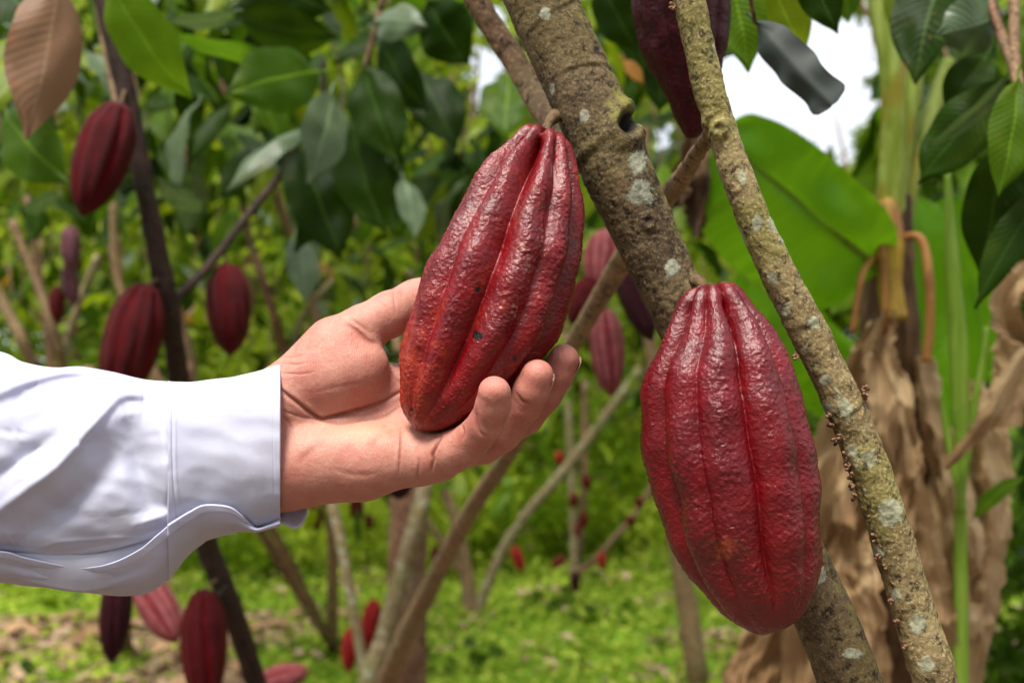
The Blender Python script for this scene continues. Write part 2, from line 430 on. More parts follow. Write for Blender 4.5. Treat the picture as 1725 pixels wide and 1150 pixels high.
def pod2_colour(V, col, tt, TH, hgt):
    n = fbm(V, 90, 4, 0.6)
    ms = spotmask(V, [(1196, 925, 30, 1.1), (1245, 925, 22, 1.2), (1222, 925, 16, 1.4)])
    brown = np.clip(ms[0] + ms[1], 0, 1)[..., None] * (0.45 + 0.5 * sstep(-.2, .5, n))[..., None]
    col = col * (1 - brown) + np.array([0.045, 0.016, 0.008]) * brown
    o = ms[2][..., None] * 0.6
    col = col * (1 - o) + np.array([0.30, 0.06, 0.02]) * o
    tip = sstep(0.93, 1.0, tt + 0.03 * n)[..., None]
    col = col * (1 - 0.7 * tip) + np.array([0.05, 0.012, 0.012]) * 0.7 * tip
    low = sstep(0.55, 0.95, tt + 0.15 * n)[..., None] * 0.4
    return col * (1 - low) + np.array([0.19, 0.015, 0.012]) * low

DP1 = 0.605
hero_pod('cacao_pod', (900, 226), (700, 722), DP1 + 0.01, DP1 - 0.012,
         [0, .008, .03, .08, .2, .42, .58, .73, .86, .93, .975, 1], [10, 34, 52, 78, 106, 128, 130, 114, 84, 58, 33, 8],
         [22, 22, 24, 27, 33, 38, 37, 31, 22, 14, 8, 2],
         'glossy deep red cacao pod cradled in the open hand, orange near its tip',
         0.62, 0.30, 0.130, 0.150, 0.018, [(922, 212, 0.622), (935, 196, 0.64)], pod1_colour, seed=1.7, gp1=0.9, gp2=1.2, lobes=0.16)
DP2 = 0.575
hero_pod('cacao_pod', (1195, 494), (1284, 1068), DP2 + 0.012, DP2,
         [0, .01, .04, .12, .23, .40, .55, .68, .77, .86, .94, .98, 1], [14, 40, 64, 98, 131, 145, 143, 134, 122, 98, 62, 34, 10],
         [5, 4, 2, 1, -8, -10, -3, -1, 3, 11, 12, 8, 2],
         'large wine red cacao pod with a brown scar, in front of the thick trunk',
         0.12, -0.30, 0.135, 0.110, 0.018, [(1186, 484, 0.60), (1172, 474, 0.622)], pod2_colour, seed=8.2,
         base=(0.135, 0.002, 0.006), groove=(0.15, 0.001, 0.004), ridge=(0.12, 0.006, 0.010), gp1=0.6, gp2=0.8, lobes=0.14)
DP3 = 0.74
hero_pod('cacao_pod', (1128, -250), (1166, 233), DP3, DP3,
         [0, .02, .1, .25, .45, .62, .75, .86, .94, .98, 1], [8, 34, 66, 88, 88, 80, 62, 42, 25, 16, 6],
         [0, 0, 0, 0, 0, -2, 0, 4, 3, 2, 0],
         'dark wine pod cut by the top edge, hanging behind the slender lichen-spotted stem', 0.5, 0.15, 0.06, 0.05, 0.02,
         [(1120, -300, 0.74), (1100, -380, 0.70)], seed=3.1, nth=260, nt_=300, base=(0.040, 0.003, 0.006), groove=(0.035, 0.002, 0.005), ridge=(0.045, 0.004, 0.008), mat='poddark')

# ------------------------------------------------------------------ the thick trunk
def bark_disp(scars, knot=None, rough=0.03, seed=0.0, freq=1.0):
    def f(V, s, th, r):
        q = V.copy()
        d = 0.0007 * fbm(q, 60 * freq, 3, 0.5, off=seed) + 0.00035 * fbm(q, 320 * freq, 3, 0.6, off=seed) + rough * r * noise(q, 14, seed)
        px, py, dd = proj(V)
        for (sx, sy, w, a, ph) in scars:       # ring scars round the limb, given by a point on the limb
            c = P(sx, sy, 0.64)
            k = np.argmin(((V.mean(1) - c) ** 2).sum(1)); s0 = s[k, 0]
            wv = s - s0 + 0.004 * np.sin(th + ph) + 0.0018 * noise(V, 90, ph)
            a = a * 0.75 * np.clip(0.5 + 0.9 * np.cos(th + ph * 2.3), 0.05, 1)
            d = d + a * np.exp(-(wv / w) ** 2) * (0.6 + 0.6 * noise(V, 50, ph + 3)) - 0.5 * a * np.exp(-((wv - 1.6 * w) / w) ** 2)
        if knot is not None:
            for (kx, ky, R, hole) in knot:
                front = dd < V.mean(1)[:, 1][:, None] * 1.0 + 0.004
                q = np.sqrt((px - kx) ** 2 + ((py - ky) * 0.85) ** 2) / R + 0.12 * noise(V, 120)
                d = d + np.where(front, (0.0052 * np.exp(-((q - 0.62) / 0.42) ** 2) - (0.016 * np.exp(-(q / 0.42) ** 2) if hole else 0)) * (R / 40), 0)
        return d
    return f
trunk = empty('cacao_tree', P(1780, 4700, 0.92), 'thick leaning brown trunk with lichen discs and a knot hole, its pale side branch behind', 'tree', None)
TP = [(560, -1500, .80, 66), (760, -560, .70, 63), (862, -160, .665, 62), (911, 0, .655, 59), (962, 110, .65, 59), (1005, 205, .645, 60), (1040, 290, .64, 58), (1085, 390, .64, 53),
      (1132, 490, .64, 50), (1190, 620, .64, 49), (1262, 780, .64, 49), (1335, 930, .64, 51), (1428, 1140, .64, 52), (1530, 1500, .66, 60), (1640, 2300, .72, 74), (1780, 4700, .92, 110)]
pts = [P(a, b, d) for a, b, d, r in TP]; rad = [r * d / FPX for a, b, d, r in TP]
# finer steps where the trunk is in view
V, F, Cc, dirs, rr = tube(pts, rad, 56, 230, bark_disp([(1010, 110, .0022, .0016, .5), (1050, 245, .003, .0018, 2), (1092, 372, .0022, .0014, 1.2), (1112, 468, .002, .001, 4), (935, 25, .002, .001, 3), (1360, 1010, .002, .0012, 2)],
                                                   [(1058, 208, 34, True), (1180, 492, 22, False), (1092, 372, 14, False)]))
px, py, dd = proj(V)
front = dd < 0.645
nz = fbm(V, 150, 3)
lich = np.zeros(len(V))
for (sx, sy, r, asp) in [(918, 24, 10, 1.2), (1075, 272, 16, 1.5), (1079, 325, 23, 1.05), (1132, 452, 13, 1.3), (985, 195, 9, 1.1), (1380, 965, 12, 1.5),
                         (1435, 1100, 18, .5), (930, 150, 5, 2)]:
    lich = np.maximum(lich, np.clip(1.5 - np.sqrt(((px - sx) / r) ** 2 + ((py - sy) / (r * asp)) ** 2) * 0.98, 0, 1) * front)
moss = np.clip(0.05 + 0.5 * np.exp(-(((px - 1035) / 30) ** 2 + ((py - 185) / 34) ** 2)) + 0.8 * np.exp(-(((px - 1180) / 16) ** 2 + ((py - 484) / 12) ** 2)) + 0.35 * (dirs.reshape(-1, 3)[:, 0] > 0.55), 0, 1)
hole = sstep(0.62, 0.34, np.sqrt(((px - 1058) / 34) ** 2 + ((py - 207) / 40) ** 2)) * front  # recess darkness painted into the knot hole
hole = np.maximum(hole, sstep(0.5, 0.2, np.sqrt((px - 1005) ** 2 + (py - 82) ** 2) / 13) * front)  # painted dark spot only, no hollow is cut here
mk('trunk', V, F, M['bark'], trunk, col={'Mask': np.stack([lich, moss, hole], 1)})
def limb(name, rows, mat, parent, nper=8, nseg=16, rough=0.05, freq=60, seed=0):
    pts = [P(a, b, d) for a, b, d, r in rows]; rad = [r * d / FPX for a, b, d, r in rows]
    return stem(name, pts, rad, M[mat], parent, nper, nseg, rough, freq, seed)
def limb_hi(name, rows, mat, parent, nper, nseg, nodes, seed):
    pts = [P(a, b, d) for a, b, d, r in rows]; rad = [r * d / FPX for a, b, d, r in rows]
    V, F, *_ = tube(pts, rad, nper, nseg, bark_disp(nodes, None, 0.05, seed))
    return mk(name, V, F, M[mat], parent, col={'Mask': np.tile([[0, 0.3, 0]], (len(V), 1))})
limb_hi('branch', [(700, -420, .80, 21), (780, -70, .80, 20), (815, 22, .80, 20), (862, 95, .80, 21), (898, 155, .79, 21), (935, 215, .75, 22), (985, 270, .68, 24)], 'barktan', trunk, 24, 60,
        [(812, 36, .0016, .0016, 1), (884, 120, .0016, .0016, 2)], 4.0)

# slender stem in front at right, with spur buds
slim = empty('cacao_tree', P(1900, 4700, 0.95), 'slender pale olive stem blotched with lichen, slanting down the right side', 'tree', None)
SP = [(1020, -900, .66, 24), (1100, -260, .62, 26), (1152, -40, .60, 27), (1176, 70, .60, 26), (1200, 170, .60, 26), (1226, 250, .60, 26), (1262, 350, .60, 28), (1306, 450, .60, 30), (1356, 545, .60, 31), (1398, 630, .60, 32),
      (1436, 715, .60, 33), (1468, 800, .60, 34), (1496, 885, .60, 34), (1520, 965, .60, 35), (1548, 1060, .60, 36), (1578, 1160, .60, 37), (1640, 1500, .64, 44), (1760, 2600, .75, 60), (1900, 4700, .95, 90)]
pts = [P(a, b, d) for a, b, d, r in SP]; rad = [r * d / FPX for a, b, d, r in SP]
V, F, *_ = tube(pts, rad, 44, 130, bark_disp([(1190, 100, .0015, .0012, 1), (1212, 212, .003, .0022, 2), (1252, 330, .0015, .001, 2), (1290, 415, .0015, .001, 1), (1345, 525, .002, .0012, 5), (1418, 670, .002, .001, 3), (1482, 845, .002, .0013, 4),
                                               (1530, 1000, .0015, .001, 1)], [(1212, 216, 16, False)], 0.06, 5.5))
px, py, dd = proj(V); front = dd < 0.606
lich = np.zeros(len(V))
for (sx, sy, r, asp) in [(1210, 75, 9, 2), (1275, 375, 9, 1.6), (1370, 545, 12, 1.0), (1390, 640, 11, .9), (1425, 690, 12, 1.2), (1500, 862, 24, 1.1), (1478, 930, 13, 1), (1545, 1050, 14, 1.4),
                         (1390, 690, 14, .8), (1300, 470, 10, 1), (1320, 400, 8, 2), (1435, 760, 10, 1.3), (1560, 1120, 16, 1), (1250, 300, 8, 1.8), (1510, 1000, 10, 1), (1355, 590, 8, 1)]:
    lich = np.maximum(lich, np.clip(1.5 - np.sqrt(((px - sx) / r) ** 2 + ((py - sy) / (r * asp)) ** 2), 0, 1) * front)
hole = 0.5 * sstep(1.0, 0.3, np.sqrt(((px - 1212) / 14) ** 2 + ((py - 214) / 9) ** 2)) * front  # knot dimple's shade painted on, no hole is cut here
mk('trunk', V, F, m_bark('bark_slender_hero', (0.15, 0.105, 0.045), (0.29, 0.22, 0.105), (0.20, 0.18, 0.045), (0.40, 0.41, 0.28), amount=0.58, use_attr=True), slim,
   col={'Mask': np.stack([lich, 0.08 + 0 * lich, hole], 1)})
limb_hi('branch', [(1205, 212, .605, 15), (1192, 232, .63, 13), (1172, 262, .68, 14), (1148, 300, .75, 16), (1112, 345, .86, 19), (1060, 420, 1.0, 20), (985, 545, 1.15, 15), (925, 650, 1.35, 14), (850, 775, 1.7, 14), (765, 910, 2.2, 15), (650, 1150, 3.0, 18), (600, 1330, 3.4, 20)],
        'barktan', slim, 10, 40, [], 2.0)
# spur buds: little dead flower cushions on the shaded side
for (bx, by, sx) in [(1400, 700, -1), (1404, 718, -1), (1412, 742, -1), (1430, 768, -1), (1432, 782, -1), (1438, 800, -1), (1440, 818, -1), (1444, 838, -1), (1470, 868, -1), (1478, 905, -1), (1484, 935, -1), (1496, 955, -1), (1505, 1010, -1), (1515, 1045, -1),
                     (1530, 1085, -1), (1452, 655, 1), (1452, 665, 1), (1345, 600, -1), (1138, 12, -1), (1420, 735, -1)]:
    parts = []
    for k in range(7):
        a = rnd.uniform(-1, 1); L = rnd.uniform(4, 11)
        p0 = P(bx, by, .595); p1 = P(bx + sx * L * math.cos(a), by + L * math.sin(a) + rnd.uniform(-3, 3), .595 + rnd.uniform(-.006, .006))
        Vt, Ft, *_ = tube([p0, (p0 + p1) / 2 + np.array([0, 0, rnd.uniform(-.001, .001)]), p1], [.0008, .0007, .0011], 3, 5); parts.append((Vt, Ft))
    Vt, Ft = join(parts); mk('spur_bud', Vt, Ft, M['barkred'], slim)

# ------------------------------------------------------------------ the hand: one continuous surface grown from a distance field
K0 = 0.60 / FPX                                      # metres per photograph pixel at the hand
def H(x, y, z): return P(x, y, 0.60 - z * K0)        # z: photograph pixels towards the camera
def surface_nets(D, org, h):
    ins = D < 0
    n = D.shape
    c = np.zeros((n[0] - 1, n[1] - 1, n[2] - 1), np.int8)
    for dx in (0, 1):
        for dy in (0, 1):
            for dz in (0, 1): c += ins[dx:n[0] - 1 + dx, dy:n[1] - 1 + dy, dz:n[2] - 1 + dz]
    act = (c > 0) & (c < 8); idx = -np.ones(act.shape, np.int64); I = np.argwhere(act); idx[act] = np.arange(len(I))
    acc = np.zeros((len(I), 3)); cnt = np.zeros(len(I))
    corners = [(a, b, d) for a in (0, 1) for b in (0, 1) for d in (0, 1)]
    for a in corners:
        for ax in range(3):
            if a[ax] == 1: continue
            b = list(a); b[ax] = 1
            va = D[I[:, 0] + a[0], I[:, 1] + a[1], I[:, 2] + a[2]]; vb = D[I[:, 0] + b[0], I[:, 1] + b[1], I[:, 2] + b[2]]
            m = (va < 0) != (vb < 0)
            t = va / (va - vb + 1e-12)
            p = np.array(a)[None] + 0.0 * acc; p[:, ax] += t
            acc[m] += p[m]; cnt[m] += 1
    V = (I + acc / cnt[:, None]) * h + org
    F = []
    for ax in range(3):
        s0 = [slice(1, -1)] * 3; s1 = [slice(1, -1)] * 3; s0[ax] = slice(0, -1); s1[ax] = slice(1, None)
        A = ins[tuple(s0)]; B = ins[tuple(s1)]
        for flip, m in ((False, A & ~B), (True, ~A & B)):
            q = np.argwhere(m) + 1; q[:, ax] -= 1
            u, v = [(1, 2), (2, 0), (0, 1)][ax]
            def g(du, dv):
                r = q.copy(); r[:, u] += du; r[:, v] += dv; return idx[r[:, 0], r[:, 1], r[:, 2]]
            f = np.stack([g(-1, -1), g(0, -1), g(0, 0), g(-1, 0)], 1)
            F.append(f[:, ::-1] if flip else f)
    return V, np.concatenate(F)
def smin(a, b, k):
    h = np.clip(0.5 + 0.5 * (b - a) / k, 0, 1); return b + (a - b) * h - k * h * (1 - h)

def build_hand():
    h = 0.00095
    lo = np.minimum.reduce([H(150, 880, -230), H(1000, 440, 160), H(150, 440, -230), H(1000, 880, 160)]) ; hi = np.maximum.reduce([H(150, 880, -230), H(1000, 440, 160), H(150, 440, 160), H(1000, 440, -230)])
    n = np.ceil((hi - lo) / h).astype(int) + 1
    X = (lo[0] + h * np.arange(n[0], dtype=np.float32))[:, None, None].astype(np.float32)
    Y = (lo[1] + h * np.arange(n[1], dtype=np.float32))[None, :, None].astype(np.float32)
    Z = (lo[2] + h * np.arange(n[2], dtype=np.float32))[None, None, :].astype(np.float32)
    def cone(a, ra, b, rb, flat=None):
        a = H(*a); b = H(*b); ra *= K0; rb *= K0; d = b - a; L2 = d @ d
        t = np.clip(((X - a[0]) * d[0] + (Y - a[1]) * d[1] + (Z - a[2]) * d[2]) / L2, 0, 1)
        return np.sqrt((X - a[0] - t * d[0]) ** 2 + (Y - a[1] - t * d[1]) ** 2 + (Z - a[2] - t * d[2]) ** 2) - (ra + (rb - ra) * t)
    def chain(pts, k):
        o = None
        for (p, rp), (q, rq) in zip(pts[:-1], pts[1:]):
            c = cone(p, rp, q, rq); o = c if o is None else smin(o, c, k * K0)
        return o
    def ell(c, r, ang=0):
        c = H(*c); r = np.array(r) * K0; ca, sa = math.cos(ang), math.sin(ang)
        dx = X - c[0]; dz = Z - c[2]
        u = dx * ca + dz * sa; v = -dx * sa + dz * ca; w = Y - c[1]
        k = np.sqrt((u / r[0]) ** 2 + (v / r[1]) ** 2 + (w / r[2]) ** 2)
        return (k - 1) * min(r)
    for_arm = smin(cone((120, 760, -60), 56, (360, 725, -60), 60), cone((120, 810, -60), 56, (360, 790, -55), 62), 30 * K0)
    for_arm = smin(for_arm, smin(cone((350, 722, -60), 60, (480, 690, -52), 65), cone((350, 788, -55), 62, (480, 788, -38), 67), 30 * K0), 12 * K0)
    palm = for_arm
    palm = smin(palm, cone((480, 790, -35), 66, (610, 782, -18), 58), 30 * K0)          # hypothenar
    palm = smin(palm, cone((610, 782, -18), 56, (705, 772, -12), 41), 20 * K0)
    palm = smin(palm, cone((470, 740, -62), 55, (745, 742, -58), 42), 30 * K0)
    palm = smin(palm, cone((470, 700, -75), 52, (770, 710, -95), 42), 30 * K0)
    palm = smin(palm, cone((480, 672, -72), 56, (745, 652, -108), 44), 30 * K0)
    palm = smin(palm, ell((560, 636, -38), (98, 62, 55), math.radians(22)), 26 * K0)   # thenar
    palm = smin(palm, ell((560, 770, -2), (110, 42, 36), math.radians(6)), 34 * K0)
    palm = smin(palm, cone((700, 770, -12), 40, (742, 772, -2), 37), 16 * K0)
    # webbing between thumb and index
    palm = smin(palm, cone((545, 605, -62), 38, (655, 656, -95), 32), 22 * K0)
    thumb = chain([((492, 668, -55), 58), ((567, 584, -55), 50), ((610, 553, -64), 38), ((655, 530, -75), 38), ((700, 506, -104), 35), ((748, 484, -132), 30)], 12)
    fingers = [
        chain([((705, 776, -8), 38), ((765, 760, 30), 34), ((786, 750, 44), 33), ((818, 716, 84), 28.5), ((831, 684, 108), 27), ((833, 661, 122), 25.5)], 7),
        chain([((735, 765, -46), 38), ((812, 748, -6), 33), ((845, 728, 6), 32), ((882, 684, 34), 29.5), ((895, 656, 52), 28.5), ((904, 632, 62), 27)], 7),
        chain([((760, 740, -92), 38), ((850, 722, -72), 33), ((885, 702, -62), 31), ((918, 664, -36), 29), ((938, 630, -22), 28.5), ((949, 605, -14), 27)], 7),
        chain([((745, 655, -108), 40), ((830, 615, -142), 34), ((872, 575, -150), 31), ((890, 520, -140), 27), ((888, 492, -128), 24)], 8)]
    D = smin(palm, thumb, 22 * K0)
    out = D
    for f in fingers:
        out = smin(out, smin(D, f, 15 * K0), 2.5 * K0)
    V, F = surface_nets(np.asarray(out, np.float32), lo, h)
    return V, F

def polydist(px, py, line):
    """distance to and arc position (0..1) along a polyline in photograph pixels"""
    best = np.full(px.shape, 1e9); tb = np.zeros(px.shape); side = np.zeros(px.shape)
    line = catmull(np.array(line, float), 6); n = len(line) - 1
    for i in range(n):
        a, b = line[i], line[i + 1]; d = b - a; L2 = d @ d + 1e-9
        t = np.clip(((px - a[0]) * d[0] + (py - a[1]) * d[1]) / L2, 0, 1)
        q = np.hypot(px - a[0] - t * d[0], py - a[1] - t * d[1])
        m = q < best; best = np.where(m, q, best); tb = np.where(m, (i + t) / n, tb)
        cr = (px - a[0]) * d[1] - (py - a[1]) * d[0]
        side = np.where(m, np.sign(cr), side)
    return best, tb, side

def vnormals(V, F):
    a = V[F[:, 2]] - V[F[:, 0]]; b = V[F[:, 3]] - V[F[:, 1]]; n = np.cross(a, b)
    N = np.zeros_like(V)
    for k in range(4): np.add.at(N, F[:, k], n)
    return N / (np.linalg.norm(N, axis=1)[:, None] + 1e-12)

V, F = build_hand()
# relax the grid steps, then refine once
tmp = mesh_data('tmp', V, F, [], smooth=True); tob = bpy.data.objects.new('tmp', tmp); COL.objects.link(tob)
md = tob.modifiers.new('s', 'SMOOTH'); md.factor = 0.5; md.iterations = 5
md = tob.modifiers.new('u', 'SUBSURF'); md.levels = 1; md.render_levels = 1
dg = bpy.context.evaluated_depsgraph_get(); ev = tob.evaluated_get(dg); em = ev.to_mesh()
V = np.zeros(len(em.vertices) * 3); em.vertices.foreach_get('co', V); V = V.reshape(-1, 3)
F = np.zeros(len(em.polygons) * 4, np.int32); em.polygons.foreach_get('vertices', F); F = F.reshape(-1, 4)
ev.to_mesh_clear(); bpy.data.objects.remove(tob); bpy.data.meshes.remove(tmp)
N = vnormals(V, F); px, py, dd = proj(V)
facing = np.clip(-(N @ FWD) * 2.5 + 0.2, 0, 1)
# creases: polyline, depth (px), width (px), redness
CR = [([(470, 655), (500, 678), (536, 703), (562, 701), (606, 690), (645, 676), (682, 656)], 3.0, 3.0, 1.0),
      ([(462, 640), (480, 662), (510, 684), (538, 704)], 1.2, 2.5, .5),
      ([(470, 690), (500, 700), (535, 706), (570, 712), (610, 706), (650, 700), (672, 686)], 1.2, 2.4, .6),
      ([(676, 722), (675, 748), (673, 775), (672, 800)], 1.1, 2.0, .8),
      ([(706, 770), (705, 790), (703, 810)], 0.9, 2.0, .5),
      ([(744, 735), (736, 748), (729, 765), (730, 775), (728, 790)], 3.0, 2.4, 1.0),
      ([(778, 715), (780, 728), (779, 742)], 1.5, 2.4, .6),
      ([(801, 692), (803, 712), (808, 728), (818, 735)], 1.6, 3.0, .5),
      ([(869, 660), (880, 676), (893, 680)], 1.2, 2.5, .5),
      ([(548, 738), (530, 754), (512, 770), (506, 778)], 0.8, 6.0, .45),
      ([(648, 728), (634, 742), (624, 758)], 0.5, 6.0, .25),
      ([(600, 740), (588, 758), (570, 772)], 0.4, 7.0, .15),
      ([(582, 545), (600, 556), (618, 572), (634, 580)], 1.8, 3.0, .7),
      ([(590, 536), (606, 548), (622, 560)], 0.9, 3.0, .4),
      ([(662, 480), (664, 505), (668, 530)], 0.5, 2.5, .2),
      ([(470, 612), (500, 614), (520, 610)], 0.5, 2.0, .3), ([(470, 628), (505, 630), (530, 626)], 0.5, 2.0, .3), ([(470, 600), (490, 603), (515, 598)], 0.4, 2, .2),
      ([(655, 625), (668, 640), (680, 650)], 0.9, 3.0, .3), ([(660, 600), (668, 612), (678, 622)], 0.7, 3.0, .2),
      ([(476, 700), (486, 712), (492, 724)], 0.6, 2.5, .3), ([(560, 790), (600, 800), (640, 796)], 0.5, 5, .1), ([(530, 660), (580, 650), (640, 640)], 0.4, 4, .1)]
red = np.zeros(len(V)); disp = np.zeros(len(V))
for line, dep, w, rd in CR:
    q, t, sd_ = polydist(px, py, line)
    e = np.sin(np.pi * np.clip(t, 0.02, 0.98)) ** 0.5
    g = np.exp(-(q / w) ** 2) * e * facing
    disp -= 1.6 * dep * g * K0; disp += 0.30 * dep * np.exp(-((q - 2.6 * w) / (1.6 * w)) ** 2) * e * facing * K0
    red = np.maximum(red, rd * np.exp(-(q / (w * 1.3)) ** 2) * e * facing)
disp += K0 * (1.8 * noise(V, 34) + 0.45 * fbm(V, 110, 3, 0.6))
V = V + N * disp[:, None]
fing = sstep(720, 800, px)
wrist = sstep(560, 470, px)
bl = fbm(V, 45, 3)
col = np.array([0.52, 0.235, 0.175])[None] * (1 + 0.07 * bl[:, None])
pink = np.clip(0.55 * fing + 0.35 * sstep(-0.1, 0.6, fbm(V, 60, 3, off=9)) + 0.5 * sstep(770, 850, py) + 0.25 * np.exp(-(((px - 600) / 60) ** 2 + ((py - 640) / 50) ** 2)), 0, 1)[:, None]
col = col * (1 - 0.55 * pink) + np.array([0.47, 0.115, 0.095]) * 0.55 * pink
pale = np.exp(-(((px - 610) / 80) ** 2 + ((py - 728) / 22) ** 2))[:, None] * 0.5
col = col * (1 - pale) + np.array([0.66, 0.38, 0.25]) * pale
col = col * (1 - 0.8 * red[:, None]) + np.array([0.22, 0.045, 0.03]) * 0.8 * red[:, None]
b = NB('skin'); oc = b.obj(); c = b.attr('Col')
n1 = b.noise(oc, 900, 3, 0.6); n2 = b.noise(oc, 70, 4, 0.6); n3 = b.noise(oc, 260, 4, 0.65)
c = b.mix(b.math('MULTIPLY', b.smooth(n2, 0.45, 0.68), 0.42), c, (0.43, 0.115, 0.085))
c = b.mix(b.math('MULTIPLY', b.smooth(n3, 0.5, 0.7), 0.18), c, (0.68, 0.42, 0.30))
wv = b.n('ShaderNodeTexWave', wave_type='BANDS'); wv.inputs['Scale'].default_value = 320; wv.inputs['Distortion'].default_value = 9; wv.inputs['Detail'].default_value = 2; wv.inputs['Detail Scale'].default_value = 1.4
b.l(oc, wv.inputs['Vector'])
hh = b.math('ADD', b.math('MULTIPLY', n1, 1.1), b.math('ADD', n3, b.math('MULTIPLY', wv.outputs[1], 0.4)))
p = b.pbr(c, 0.50, b.bump(hh, 0.40, 0.0006), 0.42)
p.inputs['Subsurface Weight'].default_value = 0.22; p.inputs['Subsurface Radius'].default_value = (1.0, 0.35, 0.18); p.inputs['Subsurface Scale'].default_value = 0.006
M['skin'] = b.done(p)
person = empty('person', H(-700, 760, -60), 'arm in a white shirt sleeve reaching in, open palm under a red pod', 'person')
mk('hand_and_forearm', V, F, M['skin'], person, col=col)

b = NB('nail'); p = b.pbr((0.62, 0.36, 0.29), 0.25, None, 0.5); M['nail'] = b.done(p)
def nail(c, tip, out, w, l):
    """c centre of the nail on the finger's back, tip direction and outward direction, in hand pixels"""
    c = H(*c); t = np.array([tip[0], -tip[2], -tip[1]], float); t /= np.linalg.norm(t)
    o = np.array([out[0], -out[2], -out[1]], float); o -= t * (o @ t); o /= np.linalg.norm(o)
    s = np.cross(t, o); n, m = 14, 16; Vn = []
    for top in (1, 0):
        for i in range(n):
            v = i / (n - 1)
            for j in range(m):
                u = j / (m - 1) * 2 - 1
                ww = w * (0.55 + 0.45 * math.sqrt(max(0, 1 - (1 - min(1, v * 3)) ** 2))) * (1 if v < .8 else math.sqrt(max(0.05, 1 - ((v - .8) / .23) ** 2)))
                a = u * 1.05
                Vn.append(c + K0 * (s * math.sin(a) * ww / math.sin(1.05) + o * ((math.cos(a) - 1) * w * 0.75 + (1.2 if top else -0.6) - 3 * (v - 0.5) ** 2) + t * (v - 0.5) * l))
    Vn = np.array(Vn); g = grid_faces(n, m); Fn = [tuple(x) for x in g.tolist()] + [tuple(x[::-1]) for x in (g + n * m).tolist()]
    ring = [j for j in range(m)] + [i * m + m - 1 for i in range(1, n)] + [(n - 1) * m + j for j in range(m - 2, -1, -1)] + [i * m for i in range(n - 2, 0, -1)]
    for a, d in zip(ring, ring[1:] + ring[:1]): Fn.append((a, a + n * m, d + n * m, d))
    mk('fingernail', Vn, Fn, M['nail'], person)
nail((854, 672, 112), (0.10, -1, .45), (1, 0.1, -0.55), 15, 34)
nail((927, 646, 50), (0.35, -1, .4), (1, 0.35, -0.6), 16, 36)
nail((971, 617, -30), (0.45, -1, .3), (1, 0.5, -0.7), 16, 36)
nail((895, 512, -166), (0, -1, .3), (0.3, 0, -1), 15, 34)
nail((735, 476, -166), (1, -.4, -.6), (-.3, -.3, -1), 17, 36)

# ------------------------------------------------------------------ the shirt sleeve
b = NB('white_cotton'); oc = b.obj()
wa = b.n('ShaderNodeTexWave', wave_type='BANDS', bands_direction='X'); wa.inputs['Scale'].default_value = 900; b.l(oc, wa.inputs['Vector'])
wb = b.n('ShaderNodeTexWave', wave_type='BANDS', bands_direction='Z'); wb.inputs['Scale'].default_value = 900; b.l(oc, wb.inputs['Vector'])
nn = b.noise(oc, 95, 5, 0.6); hh = b.math('ADD', b.math('MULTIPLY', b.math('ADD', wa.outputs[1], wb.outputs[1]), 0.12), nn)
cc = b.mix(b.smooth(b.noise(oc, 22, 3), 0.3, 0.7), (0.62, 0.625, 0.79), (0.68, 0.69, 0.82))
p = b.pbr(cc, 0.85, b.bump(hh, 0.35, 0.0012), 0.25)
trn = b.n('ShaderNodeBsdfTranslucent'); trn.inputs[0].default_value = (0.72, 0.68, 0.82, 1)
ms = b.n('ShaderNodeMixShader'); ms.inputs[0].default_value = 0.24; b.l(p.outputs[0], ms.inputs[1]); b.l(trn.outputs[0], ms.inputs[2])
M['cotton'] = b.done(ms)
b = NB('seam_thread'); M['thread'] = b.done(b.pbr((0.62, 0.63, 0.74), 0.8))

#           x     top   bottom  front-edge  under-edge
ST = [(-1500, 330, 1120, 960, 960), (-900, 440, 1060, 950, 950), (-500, 520, 1015, 935, 935), (-250, 560, 995, 930, 930), (-100, 580, 983, 928, 928), (0, 593, 981, 926, 928), (40, 612, 984, 930, 938), (90, 620, 990, 937, 949), (140, 620, 996, 933, 956),
      (190, 631, 1001, 924, 947), (235, 641, 1000, 912, 925), (262, 645, 990, 903, 903), (290, 647, 966, 896, 880), (318, 646, 932, 893, 862), (345, 644, 910, 890, 851)]
CF = [(283, 645, 975, 897, 884), (300, 646, 952, 895, 873), (320, 645, 930, 892, 861), (345, 643, 909, 890, 850), (385, 638, 896, 888, 853), (408, 633, 892, 886, 868), (432, 628, 893, 884, 889), (452, 622, 888, 880, 884), (472, 614, 884, 872, 874)]
def sleeve_rows(S, zoff):
    rows = []
    for (x, T, B, E1, E2) in S:
        c = (T + B) / 2; hz = 0.36 * (B - T); z0 = -42
        def zz(y, s): return z0 + s * hz * math.sqrt(max(0.0, 1 - ((y - c) / ((B - T) / 2)) ** 2))
        ym = (T + E1) / 2
        row = [(x, E1, zz(E1, 1) * .9 - 2), (x, E1 - 38, zz(E1 - 38, 1)), (x, ym + 20, zz(ym + 20, 1)), (x, ym - (ym - T) * .5, zz(T + (ym - T) * .5, 1)), (x, T + 12, zz(T + 12, 1) * .9), (x, T, z0 + 6),
               (x, T + 14, zz(T + 14, -1)), (x, c - 40, zz(c - 40, -1)), (x, c + 60, zz(c + 60, -1)), (x, B - 22, zz(B - 22, -1) * .9), (x, B, z0 - 8), (x, B - (B - E2) * .28, z0 + hz * .55), (x, E2 + (B - E2) * .35, zz(E2, 1) * .8 + 8), (x, E2, zz(E2, 1) + 10)]
        rows.append([(a, y, z + zoff) for a, y, z in row])
    return np.array(rows, float)
